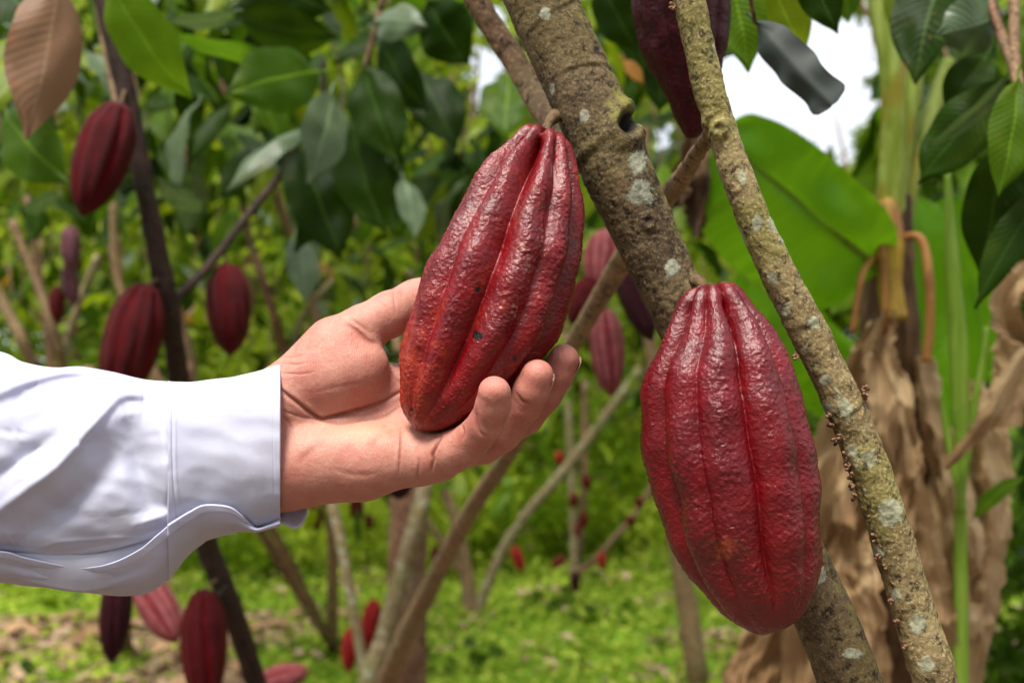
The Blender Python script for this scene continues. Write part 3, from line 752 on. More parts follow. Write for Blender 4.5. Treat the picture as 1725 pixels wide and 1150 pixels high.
def sheet(S, zoff, nu, nv, disp):
    R = sleeve_rows(S, zoff)                              # stations x 14 x 3
    A = catmull(R, nu)                                    # along the arm
    G = np.array([catmull(a, nv) for a in A])             # round the arm
    vv = np.linspace(0, 13, G.shape[1])[None].repeat(len(G), 0)
    G = disp(G, vv)
    return G
FOLDS = [  # (line, amplitude px, width px, kind) kind 0 ridge/valley, 1 step with the left side of the line raised
    ([(-90, 925), (0, 857), (50, 820), (98, 783), (156, 716), (182, 685), (202, 668), (240, 664), (275, 680)], 13, 8, 0),
    ([(-90, 925), (0, 857), (50, 820), (98, 783), (156, 716), (182, 685), (202, 668), (240, 668)], 20, 34, 0),
    ([(-80, 860), (0, 800), (50, 765), (98, 730), (140, 690)], -11, 15, 0),
    ([(-60, 678), (0, 660), (60, 638), (120, 626), (165, 632)], 11, 7, 0), ([(-60, 704), (0, 686), (60, 664), (120, 650), (165, 655)], -9, 12, 0),
    ([(-40, 725), (0, 728), (60, 734), (128, 745), (150, 752)], -3.5, 2.2, 0), ([(-40, 731), (0, 734), (60, 740), (128, 751), (150, 758)], 2.5, 3.5, 0),
    ([(215, 700), (228, 760), (240, 800), (255, 850), (262, 870)], -27, 25, 0),
    ([(255, 690), (274, 730), (280, 790), (284, 850)], 7, 10, 0),
    ([(20, 912), (110, 855), (170, 800), (200, 750)], -13, 20, 0),
    ([(160, 664), (205, 660), (245, 672)], 5, 6, 0),
    ([(-300, 700), (-150, 760), (-40, 800)], 12, 22, 0), ([(-600, 620), (-400, 760), (-300, 860)], 14, 26, 0), ([(-450, 600), (-250, 640), (-90, 640)], 12, 20, 0),
    ([(60, 650), (120, 680), (170, 700)], 4, 18, 0),
    ([(0, 950), (100, 972), (190, 975), (260, 935)], -7, 14, 0), ([(20, 960), (120, 990), (210, 992)], 4, 9, 0),
]
def fold_disp(folds, seed, amp_noise=1.0):
    def f(G, vv):
        x, y, z = G[..., 0], G[..., 1], G[..., 2]
        fr = sstep(5.2, 4.2, vv) + sstep(10.3, 11.2, vv)
        up = sstep(5.2, 4.2, vv)
        d = np.zeros_like(x)
        for line, a, w, kind in folds:
            q, t, sdn = polydist(x, y, line)
            e = np.maximum(np.sin(np.pi * np.clip(t, 0, 1)), 0) ** 0.6
            if kind == 0: d += a * np.exp(-(q / w) ** 2) * e
            else: d += a * e * 0.5 * (1 + np.tanh(-sdn * q / (w * 0.35))) * np.exp(-(np.maximum(-sdn * q, 0) / (w * 3.2)) ** 2)
        q3 = np.stack([x * 0.0045 + y * 0.003, y * 0.009 - x * 0.002, z * 0.004 + seed], -1)
        n = noise(q3, 1.0) * 7 + noise(q3, 2.7) * 3.5 - np.abs(noise(q3, 2.6, 3)) * 5 - np.abs(noise(q3, 7, 8)) * 0.9
        d = d + (4.5 * sstep(12.35, 12.45, vv) + 1.5 * sstep(0.28, 0.2, vv)) / np.maximum(fr, .2)
        z2 = z + d * fr + amp_noise * n * fr * 0.9
        y2 = y + (noise(q3, 3.1, 5) * 3) * (1 - fr) * amp_noise
        G = G.copy(); G[..., 2] = z2; G[..., 1] = y2
        return G
    return f
def stitch(line, a=1.2, w=2.0): return (line, -a, w, 0)
def solid(name, G, mat, parent, th):
    nr, nc = G.shape[:2]
    V = np.array(H(G[..., 0].ravel(), G[..., 1].ravel(), G[..., 2].ravel()))
    o = mk(name, V, grid_faces(nr, nc), mat, parent)
    m = o.modifiers.new('thickness', 'SOLIDIFY'); m.thickness = th; m.offset = 0
    return o
Gs = sheet(ST, 0, 22, 16, fold_disp(FOLDS + [stitch([(20, 924), (60, 893), (130, 872), (210, 864), (285, 862)], 1.6, 2.2), stitch([(262, 905), (200, 905), (100, 912), (60, 925)], -2.0, 3)], 2.0))
slv = solid('shirt_sleeve', Gs, M['cotton'], person, 0.0010)
CUFF = [stitch([(291, 630), (290, 720), (291, 800), (298, 900)], 2.6, 2.2), stitch([(296, 650), (295, 720), (296, 800), (303, 868)], -1.0, 2.2),
        
        ([(330, 660), (360, 668), (400, 660), (450, 640)], 2.5, 9, 0), stitch([(462, 630), (461, 700), (461, 780), (464, 862)], 0.8, 1.6)]
Gc = sheet(CF, 3.0, 26, 16, fold_disp(CUFF, 6.0, 0.65))
cuf = solid('shirt_cuff', Gc, M['cotton'], person, 0.0016)
rows = []
for (x, T, B, E1, E2) in ST[4:13]:
    zf = 26 + 10 * math.sin(x * .01)
    rows.append([(x, E1 - 34, zf - 6), (x, E1 - 10, zf + 8), (x, (E1 + E2) / 2, zf + 14), (x, E2 + 14, zf + 8), (x, E2 + 40, zf - 8)])
Gu = np.array([catmull(a, 6) for a in catmull(np.array(rows, float), 12)])
solid('placket_underlap', Gu, M['cotton'], person, 0.0010)
# the loose tail of the cuff curling out beyond the wrist
TL = np.array([[(448, 838, -70), (449, 866, -62), (450, 884, -40)], [(462, 838, -70), (463, 866, -60), (464, 878, -36)], [(474, 838, -72), (476, 864, -60), (478, 881, -34)], [(488, 838, -74), (491, 866, -62), (493, 889, -36)],
               [(500, 836, -76), (503, 864, -64), (506, 885, -38)], [(509, 834, -78), (512, 854, -68), (514, 872, -46)], [(513, 832, -80), (517, 842, -74), (518, 857, -58)]], float)
Gt = np.array([catmull(a, 10) for a in catmull(TL, 8)])
solid('cuff_tail', Gt, M['cotton'], person, 0.0014)
# rolled hem running along the lower lap edge
HE = [(0, 930, 66), (40, 938, 70), (90, 949, 74), (140, 956, 76), (190, 947, 80), (235, 925, 88), (262, 904, 92), (290, 881, 92), (320, 860, 90), (345, 850, 88), (385, 853, 86), (408, 868, 82), (432, 889, 72)]
solid_pts = [H(a, y, z) for a, y, z in HE]

# ------------------------------------------------------------------ ground
def m_ground():
    b = NB('soil_and_moss'); oc = b.obj()
    n1 = b.noise(oc, 0.9, 5, 0.6); n2 = b.noise(oc, 9, 5, 0.6); n3 = b.noise(oc, 45, 4, 0.6)
    c = b.mix(b.smooth(n2, 0.4, 0.62), (0.08, 0.19, 0.010), (0.20, 0.36, 0.02))
    c = b.mix(b.math('MULTIPLY', b.smooth(n3, 0.5, 0.66), 0.5), c, (0.34, 0.48, 0.05))
    c = b.mix(b.attr('LitterBounce'), c, b.mix(b.smooth(n3, 0.4, 0.65), (0.07, 0.045, 0.028), (0.27, 0.185, 0.13)))  # brown kept dark to limit bounce from the unseen near ground
    return b.done(b.pbr(c, 0.9, b.bump(n3, 0.8, 0.02), 0.2))
def gz(x, y): return 0.05 * noise(np.stack([x, y, 0 * x], -1), 0.45) + 0.02 * noise(np.stack([x, y, 0 * x], -1), 1.9)
xs = np.concatenate([np.linspace(-150, -9, 20), np.linspace(-8.5, 8.5, 120), np.linspace(9, 150, 20)])
ys = np.concatenate([np.linspace(-60, -2, 12), np.linspace(-1.5, 16, 120), np.linspace(17, 200, 24)])
Yg, Xg = np.meshgrid(ys, xs, indexing='ij'); Vg = np.stack([Xg, Yg, gz(Xg, Yg)], -1)
def lit(p, thr=0.32):
    n = noise(np.stack([p[:, 0], p[:, 1], 0 * p[:, 0]], -1), .9, 4)
    return (n + .40 * (p[:, 1] < 3.9) + 1.0 * (p[:, 1] < 2.7) + .42 * ((p[:, 1] < 5.6) & (p[:, 0] < -.6)) - .25 * (p[:, 1] > 6)) > thr  # litter over the unseen near ground is added to cut green bounce light
lt = lit(Vg.reshape(-1, 3)).astype(float)
g = mk('ground', Vg.reshape(-1, 3), grid_faces(len(ys), len(xs)), m_ground(), col={'LitterBounce': np.stack([lt, lt, lt], 1)}); g['kind'] = 'structure'

# ------------------------------------------------------------------ leaves
LT = np.array([0, .03, .12, .28, .5, .68, .82, .91, .96, 1.0]); LW = np.array([.02, .14, .52, .88, 1.0, .86, .52, .22, .10, 0.01])
def leaf_grid(L, W, bend=0.15, fold=0.15, wave=0.03, nu=4, nv=10, seed=0.0, curl=0.0, ruffle=0.0, petiole=True, prof=None):
    """a leaf along +Y, upper face +Z: V, F, UV"""
    t = np.linspace(0, 1, nv + 1); u = np.linspace(-1, 1, 2 * nu + 1)
    ctl = catmull(np.stack([LT, LW if prof is None else prof], 1), 6)
    w = np.interp(t, ctl[:, 0], np.maximum(ctl[:, 1], 0.004)) * W / 2
    ang = bend * t * 2.0
    dy = np.cos(ang); dz = -np.sin(ang)
    y = np.concatenate([[0], np.cumsum((dy[1:] + dy[:-1]) / 2)]) * L / nv; z = np.concatenate([[0], np.cumsum((dz[1:] + dz[:-1]) / 2)]) * L / nv
    U, T = np.meshgrid(u, t)
    X = U * w[:, None]; a = np.abs(U)
    h = fold * np.abs(X) - curl * W * a ** 2.2 * 0.5 + wave * W * np.sin(T * 17 + seed * 3 + np.sign(U) * 1.3) * a ** 1.5 + 0.06 * W * noise(np.stack([U * 1.3 + seed, T * 4, 0 * U + seed], -1))
    if ruffle:
        ph = T * 58 - a * 9; h = h + ruffle * W * np.abs(np.sin(ph)) ** 0.8 * np.sin(np.pi * np.clip(a, .02, 1)) ** .6
    nz_, ny_ = np.cos(ang)[:, None], np.sin(ang)[:, None]
    V = np.stack([X, y[:, None] + h * ny_, z[:, None] + h * nz_], -1).reshape(-1, 3)
    UV = np.stack([U, T], -1).reshape(-1, 2)
    F = [tuple(f) for f in grid_faces(nv + 1, 2 * nu + 1).tolist()]
    if petiole:
        n0 = len(V); r = W * 0.018 + 0.0006; k = 4
        P0 = [[0, 0.01 * L, -r], [0, -0.06 * L, -r * 1.5], [0, -0.12 * L, 0.015 * L]]
        Vp = [[p[0] + r * math.cos(q * math.pi / 2), p[1], p[2] + r * math.sin(q * math.pi / 2)] for p in P0 for q in range(k)]
        V = np.vstack([V, Vp]); UV = np.vstack([UV, np.zeros((len(Vp), 2))])
        F += [tuple(int(i) + n0 for i in f) for f in grid_faces(3, k, True).tolist()]
    return V, F, UV

LEAF_ME = {}
def leaf_template(mat, k, lod):
    key = (mat, k, lod)
    if key not in LEAF_ME:
        r = random.Random(k * 17 + 3)
        nu, nv = ((3, 12), (2, 7))[lod]
        V, F, UV = leaf_grid(1.0, r.uniform(0.30, 0.40), r.uniform(0.05, 0.45), r.uniform(0.0, 0.35), r.uniform(0.01, 0.05), nu, nv, k * 1.7, r.uniform(-.1, .25), 0.012 if lod == 0 else 0)
        LEAF_ME[key] = mesh_data('leaf', V, F, M[mat], UV)
    return LEAF_ME[key]
def orient(d, n):
    d = Vector(d).normalized(); n = Vector(n); n = (n - d * n.dot(d)); n = n.normalized() if n.length > 1e-5 else d.orthogonal().normalized()
    x = d.cross(n); return Matrix((x, d, n)).transposed()
def put_leaf(parent, pos, d, n, size, mat, lod=0, wid=1.0):
    o = bpy.data.objects.new('leaf', leaf_template(mat, rnd.randrange(6), lod)); COL.objects.link(o); o.parent = parent
    m = orient(d, n).to_4x4() @ Matrix.Diagonal((size * wid, size, size, 1))
    m.translation = Vector(pos) - parent.location; o.matrix_basis = m
    return o
def hero_leaf(parent, b, t, Db, Dt, wpx, mat, roll=0.0, bend=0.12, fold=0.2, wave=0.03, curl=0.1, seed=1.0, ruffle=0.006, name='leaf', nu=8, nv=30, label=None, prof=None):
    """a leaf from base b to tip t (photograph pixels) with its own depths; roll turns its upper face away from the viewer"""
    A = P(b[0], b[1], Db); B = P(t[0], t[1], Dt); L = np.linalg.norm(B - A); W = wpx * (Db + Dt) / 2 / FPX
    V, F, UV = leaf_grid(L, W, bend, fold, wave, nu, nv, seed, curl, ruffle, True, prof)
    nb = (nv + 1) * (2 * nu + 1); tipv = V[nb - nu - 1]
    s = L / np.linalg.norm(tipv); V = V * s
    # bring the chord base-tip onto +Y
    a = math.atan2(tipv[2], tipv[1]); R = Matrix.Rotation(-a, 3, 'X')
    V = V @ np.array(R).T
    d = Vector((B - A) / L); n = Vector(CAM - (A + B) / 2).normalized(); n = (n - d * n.dot(d)).normalized(); n = Quaternion(d, roll) @ n
    Mx = np.array(orient(d, n))
    return tag(mk(name, V @ Mx.T + A, F, M[mat], parent, UV, origin=A), label)

SKY_POLY = [(1196, 160), (1215, 120), (1240, 55), (1262, 55), (1300, 100), (1345, 85), (1362, 30), (1480, 30), (1482, 110), (1458, 130), (1478, 165), (1470, 190), (1440, 215), (1445, 250), (1438, 285), (1395, 262), (1330, 225), (1245, 192), (1215, 200)]
GAPS = [(832, 30, 17), (848, 58, 9), (742, 66, 13), (756, 78, 11), (820, 105, 26), (808, 95, 16), (828, 128, 12), (815, 162, 20), (800, 172, 12), (898, 190, 10), (1122, 228, 20), (806, 48, 6), (792, 128, 6), (205, 35, 9), (594, 213, 8), (562, 308, 9), (1205, 12, 10)]
SP_ = np.array(SKY_POLY, float)
def in_sky(x, y, m=0):
    x = np.atleast_1d(np.asarray(x, float)); y = np.atleast_1d(np.asarray(y, float))
    ins = np.zeros(x.shape, bool)
    for i in range(len(SP_)):
        (x1, y1), (x2, y2) = SP_[i], SP_[(i + 1) % len(SP_)]
        ins ^= ((y1 > y) != (y2 > y)) & (x < (x2 - x1) * (y - y1) / (y2 - y1 + 1e-9) + x1)
    for gx, gy, r in GAPS: ins |= (x - gx) ** 2 + (y - gy) ** 2 < (r + m) ** 2
    return ins
def blocked(pos, d, n, size, wid=0.35):
    d = np.array(d, float); d /= np.linalg.norm(d); n = np.array(n, float); n -= d * (n @ d); n /= np.linalg.norm(n) + 1e-9; x = np.cross(d, n)
    p = np.array([pos + d * size * a + x * size * wid * c * w for a, w in ((0.02, 0), (.2, .35), (.4, .5), (.6, .48), (.8, .3), (1, 0)) for c in (-1, 0, 1)])
    a, b, _ = proj(p)
    return in_sky(a, b, 1).any()

def rdir(down=0.8, spread=0.7):
    return Vector((rnd.gauss(0, spread), rnd.gauss(0, spread), -down + rnd.gauss(0, 0.3))).normalized()
def leaf_sprays(tree, n, xr, yr, Dr, size, mats, weights, lod=0, cluster=5, down=0.7, twig='barktan', reach=0.35, avoid=None):
    """leaf clusters hanging from short twigs, spread through a block of air given by the part of the view it fills and its depths"""
    made = 0; tries = 0
    while made < n and tries < n * 8:
        tries += 1
        D = rnd.uniform(*Dr); cx, cy = rnd.uniform(*xr), rnd.uniform(*yr)
        c = P(cx, cy, D)
        up = Vector((rnd.gauss(0, .5), rnd.gauss(0, .5), 1)).normalized()
        k = rnd.randint(max(1, cluster - 2), cluster + 1); put = 0
        for j in range(k):
            pos = c + np.array([rnd.gauss(0, .05), rnd.gauss(0, .05), rnd.gauss(0, .06)])
            d = rdir(down, 0.65); nn = Vector((rnd.gauss(0, .6), -0.5 + rnd.gauss(0, .6), 0.9))
            s = rnd.uniform(*size)
            if blocked(pos, d, nn, s): continue
            mid = pos + np.array(d) * s * .5; ax, ay, _ = proj(mid[None])
            if avoid is not None and avoid(ax[0], ay[0]): continue
            put_leaf(tree, pos, d, nn, s, rnd.choices(mats, weights)[0], lod, rnd.uniform(.8, 1.15)); put += 1
        if put:
            made += put
            q = c + np.array([rnd.uniform(-.05, .05), 0, reach * rnd.uniform(.5, 1)])
            if not in_sky(*[v[0] for v in proj(q[None])[:2]])[0] and rnd.random() < 0.55:
                stem('twig', [c, (c + q) / 2 + np.array([.02, 0, 0]), q], [.003, .0035, .0045], M[twig], tree, 3, 5)

# ------------------------------------------------------------------ tree with the dark stem (left)
dark = empty('cacao_tree', P(560, 1560, 2.25) * np.array([1, 1, 0]), 'young tree with a dark purple-brown stem crossing the left side behind the sleeve', 'tree')
limb('trunk', [(120, -260, 1.7, 17), (172, -10, 1.7, 17), (200, 100, 1.7, 18), (222, 200, 1.7, 16), (245, 320, 1.7, 16), (264, 420, 1.7, 17), (283, 515, 1.72, 19), (292, 580, 1.76, 17), (312, 700, 1.85, 17), (345, 900, 1.95, 18), (385, 1010, 2.0, 18), (432, 1150, 2.1, 17), (520, 1440, 2.3, 22), (560, 1640, 2.42, 30)],
     'barkdark', dark, 10, 20, 0.12, 30)
limb('branch', [(284, 522, 1.72, 9), (300, 500, 1.74, 8), (345, 455, 1.82, 7.5), (400, 385, 1.9, 7), (440, 335, 1.95, 6.5), (468, 300, 2.0, 6), (492, 262, 2.0, 5), (540, 170, 2.0, 4), (545, 100, 2.0, 3)], 'barkdark', dark, 6, 10, 0.15, 30)
limb('branch', [(205, 200, 1.78, 8), (188, 120, 1.82, 9), (170, 20, 1.86, 9), (155, -100, 1.9, 9)], 'barktan', dark, 6, 10, 0.1, 30)
limb('branch', [(265, 975, 2.35, 14), (300, 1040, 2.3, 14), (350, 1110, 2.25, 14), (425, 1200, 2.22, 15), (500, 1420, 2.32, 18)], 'barkred', dark, 6, 12, 0.1, 30)
for p_ in [
    dict(b=(100, -40), t=(44, 236), Db=1.25, Dt=1.2, wpx=118, mat='pink', roll=-0.25, bend=0.25, fold=-0.15, seed=2, ruffle=0.006, label='large pink-brown ageing leaf hanging point down'),
    dict(b=(180, -40), t=(322, 168), Db=1.3, Dt=1.35, wpx=110, mat='lime', roll=0.5, bend=0.3, fold=0.1, seed=3),
    dict(b=(395, 22), t=(276, 36), Db=1.5, Dt=1.5, wpx=52, mat='grey', roll=-1.0, bend=0.3, fold=0.1, seed=4),
    dict(b=(540, 120), t=(378, 160), Db=1.7, Dt=1.6, wpx=112, mat='mid', roll=0.3, bend=0.4, fold=0.05, seed=5),
    dict(b=(560, 155), t=(520, 308), Db=1.8, Dt=1.7, wpx=88, mat='grey', roll=-0.5, bend=0.2, fold=0.12, seed=6),
    dict(b=(520, 215), t=(380, 325), Db=1.9, Dt=1.8, wpx=52, mat='grey', roll=0.9, bend=0.4, fold=-0.3, seed=7),
    dict(b=(590, 200), t=(650, 395), Db=1.95, Dt=1.9, wpx=105, mat='dark', roll=0.5, bend=0.2, fold=0.3, seed=8),
    dict(b=(500, 250), t=(575, 440), Db=2.0, Dt=1.95, wpx=110, mat='dark', roll=-0.3, bend=0.2, fold=0.2, seed=9),
    dict(b=(560, 240), t=(500, 425), Db=2.1, Dt=2.0, wpx=90, mat='dark', roll=-0.6, bend=0.25, fold=0.2, seed=10),
    dict(b=(610, 110), t=(672, 280), Db=1.9, Dt=1.85, wpx=95, mat='dark', roll=0.2, bend=0.25, fold=0.1, seed=11),
    dict(b=(640, 60), t=(722, 190), Db=2.0, Dt=1.9, wpx=90, mat='dark', roll=0.6, bend=0.3, fold=0.1, seed=12),
    dict(b=(628, 40), t=(722, 45), Db=1.9, Dt=1.8, wpx=66, mat='grey', roll=-0.5, bend=0.5, fold=-0.2, seed=13),
    dict(b=(720, 0), t=(790, 110), Db=1.9, Dt=1.9, wpx=105, mat='dark', roll=0.4, bend=0.3, fold=0.1, seed=14),
    dict(b=(640, -30), t=(800, 25), Db=2.0, Dt=1.9, wpx=90, mat='mid', roll=0.6, bend=0.3, fold=0.1, seed=15),
    dict(b=(700, 120), t=(770, 250), Db=2.1, Dt=2.0, wpx=95, mat='dark', roll=-0.3, bend=0.3, fold=0.1, seed=16),
    dict(b=(860, 120), t=(850, 235), Db=2.1, Dt=2.0, wpx=92, mat='mid', roll=0.2, bend=0.2, fold=0.15, seed=17),
    dict(b=(390, 20), t=(575, 60), Db=1.9, Dt=1.8, wpx=100, mat='dark', roll=0.6, bend=0.3, fold=0.1, seed=18),
    dict(b=(430, -50), t=(560, 20), Db=1.9, Dt=1.8, wpx=105, mat='dark', roll=0.3, bend=0.3, fold=0.1, seed=19),
    dict(b=(290, 60), t=(520, 100), Db=1.9, Dt=1.95, wpx=60, mat='mid', roll=1.0, bend=0.2, fold=0.1, seed=20),
    dict(b=(10, 190), t=(118, 310), Db=1.7, Dt=1.6, wpx=110, mat='mid', roll=0.4, bend=0.3, fold=0.1, seed=21),
    dict(b=(30, 60), t=(-30, 215), Db=1.6, Dt=1.5, wpx=80, mat='bright', roll=0.4, bend=0.3, fold=0.1, seed=22),
    dict(b=(-20, -30), t=(85, 60), Db=1.7, Dt=1.6, wpx=100, mat='dark', roll=-0.4, bend=0.3, fold=0.1, seed=23),
    dict(b=(400, 350), t=(355, 440), Db=2.5, Dt=2.4, wpx=50, mat='mid', roll=-0.4, bend=0.3, fold=0.1, seed=24),
    dict(b=(500, 395), t=(515, 512), Db=2.6, Dt=2.5, wpx=58, mat='grey', roll=-0.4, bend=0.3, fold=0.1, seed=25),
    dict(b=(340, 355), t=(265, 300), Db=2.4, Dt=2.3, wpx=50, mat='grey', roll=-0.7, bend=0.3, fold=0.1, seed=26),
    dict(b=(680, 300), t=(700, 400), Db=2.6, Dt=2.5, wpx=52, mat='grey', roll=-0.5, bend=0.2, fold=0.1, seed=27),
    dict(b=(100, 330), t=(35, 350), Db=2.3, Dt=2.2, wpx=42, mat='grey', roll=-0.8, bend=0.2, fold=0.1, seed=28),
]: hero_leaf(dark, **p_)
for q in [(30, 330, 520, .0035, 1.9), (640, 130, 690, .004, 2.0)]: pass
limb('branch', [(640, 20, 1.95, 6), (622, 90, 1.96, 5), (608, 130, 1.97, 4.5)], 'barkred', dark, 6, 8)
limb('branch', [(660, -80, 1.95, 6), (640, 20, 1.95, 6)], 'barkred', dark, 6, 8)
limb('branch', [(30, -60, 1.3, 6), (60, -50, 1.28, 5), (100, -40, 1.25, 4)], 'barkred', dark, 6, 8)

# ------------------------------------------------------------------ branch with glossy leaves reaching in from the upper right
rt = empty('cacao_tree', P(2250, 600, 1.6) * np.array([1, 1, 0]), 'leafy tree at the right edge with large dark glossy leaves', 'tree')
limb('trunk', [(2330, 2300, 1.6, 60), (2290, 1500, 1.55, 55), (2230, 700, 1.5, 48), (2180, 0, 1.5, 42), (2150, -700, 1.5, 32)], 'bark2', rt, 6, 20, 0.1, 20)
limb('branch', [(2205, 350, 1.5, 30), (2000, 100, 1.3, 20), (1840, -60, 1.15, 14), (1710, -140, 1.1, 10), (1708, -20, 1.08, 9), (1708, 60, 1.05, 8.5), (1712, 128, 1.02, 9), (1720, 150, 1.0, 8)], 'barktan', rt, 10, 14, 0.1, 60)
limb('branch', [(1650, -60, 1.1, 7), (1680, 40, 1.06, 8), (1700, 95, 1.04, 8), (1713, 132, 1.02, 8)], 'barkred', rt, 8, 12, 0.1, 60)
for p_ in [
    dict(b=(1600, -70), t=(1540, 142), Db=1.2, Dt=1.15, wpx=120, mat='dark', roll=0.35, bend=0.3, fold=0.25, seed=1, ruffle=.008),
    dict(b=(1690, 20), t=(1572, 60), Db=1.1, Dt=1.05, wpx=100, mat='grey', roll=-0.2, bend=0.6, fold=-0.3, wave=.09, seed=5, ruffle=.008),
    dict(b=(1640, -40), t=(1590, 70), Db=1.15, Dt=1.2, wpx=60, mat='mid', roll=-0.7, bend=0.3, fold=0.1, seed=3),
    dict(b=(1700, 124), t=(1556, 252), Db=1.05, Dt=1.1, wpx=42, mat='grey', roll=-0.9, bend=0.25, fold=0.35, seed=4),
    dict(b=(1700, 135), t=(1545, 310), Db=1.08, Dt=1.14, wpx=110, mat='dark', roll=0.5, bend=0.2, fold=0.1, seed=6),
    dict(b=(1716, 132), t=(1682, 332), Db=1.0, Dt=.98, wpx=82, mat='mid', roll=-0.35, bend=0.22, fold=0.25, seed=7, ruffle=.012),
    dict(b=(1735, 130), t=(1735, 330), Db=1.05, Dt=1.02, wpx=80, mat='dark', roll=0.5, bend=0.2, fold=0.2, seed=8),
    dict(b=(1700, 230), t=(1652, 470), Db=1.12, Dt=1.15, wpx=98, mat='dark', roll=0.3, bend=0.15, fold=0.2, seed=9),
    dict(b=(1790, 290), t=(1642, 520), Db=1.06, Dt=1.08, wpx=70, mat='dark', roll=0.6, bend=0.25, fold=0.25, seed=10),
    dict(b=(1770, 240), t=(1700, 420), Db=1.15, Dt=1.12, wpx=95, mat='dark', roll=0.1, bend=0.25, fold=0.25, seed=11),
    dict(b=(1665, 90), t=(1590, 190), Db=1.2, Dt=1.2, wpx=70, mat='dark', roll=0.1, bend=0.25, fold=0.25, seed=12),
    dict(b=(1740, -30), t=(1655, 30), Db=1.25, Dt=1.2, wpx=60, mat='bright', roll=0.3, bend=0.25, fold=0.25, seed=13),
    dict(b=(1740, 20), t=(1700, 150), Db=1.3, Dt=1.3, wpx=70, mat='mid', roll=0.3, bend=0.25, fold=0.25, seed=14),
    dict(b=(1560, -80), t=(1500, 60), Db=1.4, Dt=1.4, wpx=70, mat='bright', roll=0.3, bend=0.25, fold=0.25, seed=15),
]: hero_leaf(rt, **p_)

# leaves belonging to the thick and the slender stems, top centre
for p_ in [
    dict(b=(1272, 38), t=(1402, 178), Db=0.85, Dt=.8, wpx=68, mat='greydry', roll=0.2, bend=0.2, fold=-0.35, wave=.13, seed=1, ruffle=.003, label='withered grey leaf with a squared-off folded tip',
         prof=np.array([.05, .25, .7, .95, 1.0, .95, .9, .95, .85, .25])),
    dict(b=(1225, -60), t=(1262, 122), Db=1.0, Dt=1.0, wpx=90, mat='mid', roll=-0.3, bend=0.2, fold=0.2, seed=2),
    dict(b=(1285, -60), t=(1358, 94), Db=1.0, Dt=1.02, wpx=84, mat='bright', roll=0.2, bend=0.2, fold=0.12, seed=3),
    dict(b=(1345, -80), t=(1412, 58), Db=.95, Dt=.95, wpx=70, mat='dark', roll=-0.1, bend=0.2, fold=0.2, seed=4),
    dict(b=(1180, -60), t=(1268, 60), Db=1.2, Dt=1.2, wpx=80, mat='dark', roll=0.3, bend=0.2, fold=0.2, seed=5),
    dict(b=(1280, 20), t=(1215, 100), Db=1.2, Dt=1.2, wpx=60, mat='dark', roll=0.3, bend=0.2, fold=0.2, seed=6),
    dict(b=(1010, -40), t=(1075, 90), Db=1.5, Dt=1.5, wpx=80, mat='dark', roll=0.3, bend=0.2, fold=0.2, seed=7),
    dict(b=(1040, -60), t=(1095, 150), Db=1.6, Dt=1.6, wpx=80, mat='dark', roll=-0.3, bend=0.2, fold=0.2, seed=8),
    dict(b=(1110, 90), t=(1112, 190), Db=1.6, Dt=1.6, wpx=60, mat='dark', roll=-0.3, bend=0.2, fold=0.2, seed=9),
    dict(b=(1050, 100), t=(1085, 142), Db=1.5, Dt=1.5, wpx=24, mat='orange', roll=-0.3, bend=0.2, fold=0.2, seed=10),
    dict(b=(1430, -80), t=(1428, 40), Db=1.3, Dt=1.3, wpx=60, mat='mid', roll=0.3, bend=0.2, fold=0.2, seed=12),
]: hero_leaf(slim, **p_)
limb('twig', [(1180, -300, .62, 8), (1240, -120, .75, 6), (1272, 38, .85, 3.5)], 'barktan', slim, 6, 8)
limb('twig', [(1240, -120, .75, 5), (1300, -120, .9, 4), (1345, -80, .95, 3)], 'barktan', slim, 6, 8)

# ------------------------------------------------------------------ background pods: two shared meshes in four skins
def pod_template(nm, base, groove, ridge, w, seed):
    r = np.array([.10, .42, .66, .92, 1.0, .94, .74, .46, .23, .12, .03]) * w
    V, F, C = pod_shape(np.array([0, 0, 0.]), np.array([0, 0, -1.0]), np.array([1., 0, 0]), np.array([0, -1., 0]), np.array([0, .02, .07, .2, .4, .6, .78, .9, .96, .985, 1]), r, r * 0,
                        72, 64, w, seed, 0.25, .11, .09, 0.0, base=base, groove=groove, ridge=ridge, seed=seed)
    return mesh_data('cacao_pod', V, F, M['podfar'], col=C)
PT = {}
for nm, c in dict(maroon=((0.075, 0.002, 0.004), (0.12, 0.002, 0.005), (0.07, 0.008, 0.010)), purple=((0.022, 0.003, 0.007), (0.035, 0.002, 0.006), (0.035, 0.006, 0.011)), pink=((0.22, 0.045, 0.05), (0.16, 0.015, 0.02), (0.34, 0.12, 0.12)),
                  red=((0.26, 0.012, 0.012), (0.3, 0.01, 0.01), (0.22, 0.02, 0.02)), dusty=((0.14, 0.05, 0.07), (0.10, 0.025, 0.04), (0.2, 0.1, 0.11))).items():
    for k, w in enumerate((0.25, 0.29)): PT[nm, k] = pod_template(nm, *c, w, 1.0 + 2 * k)
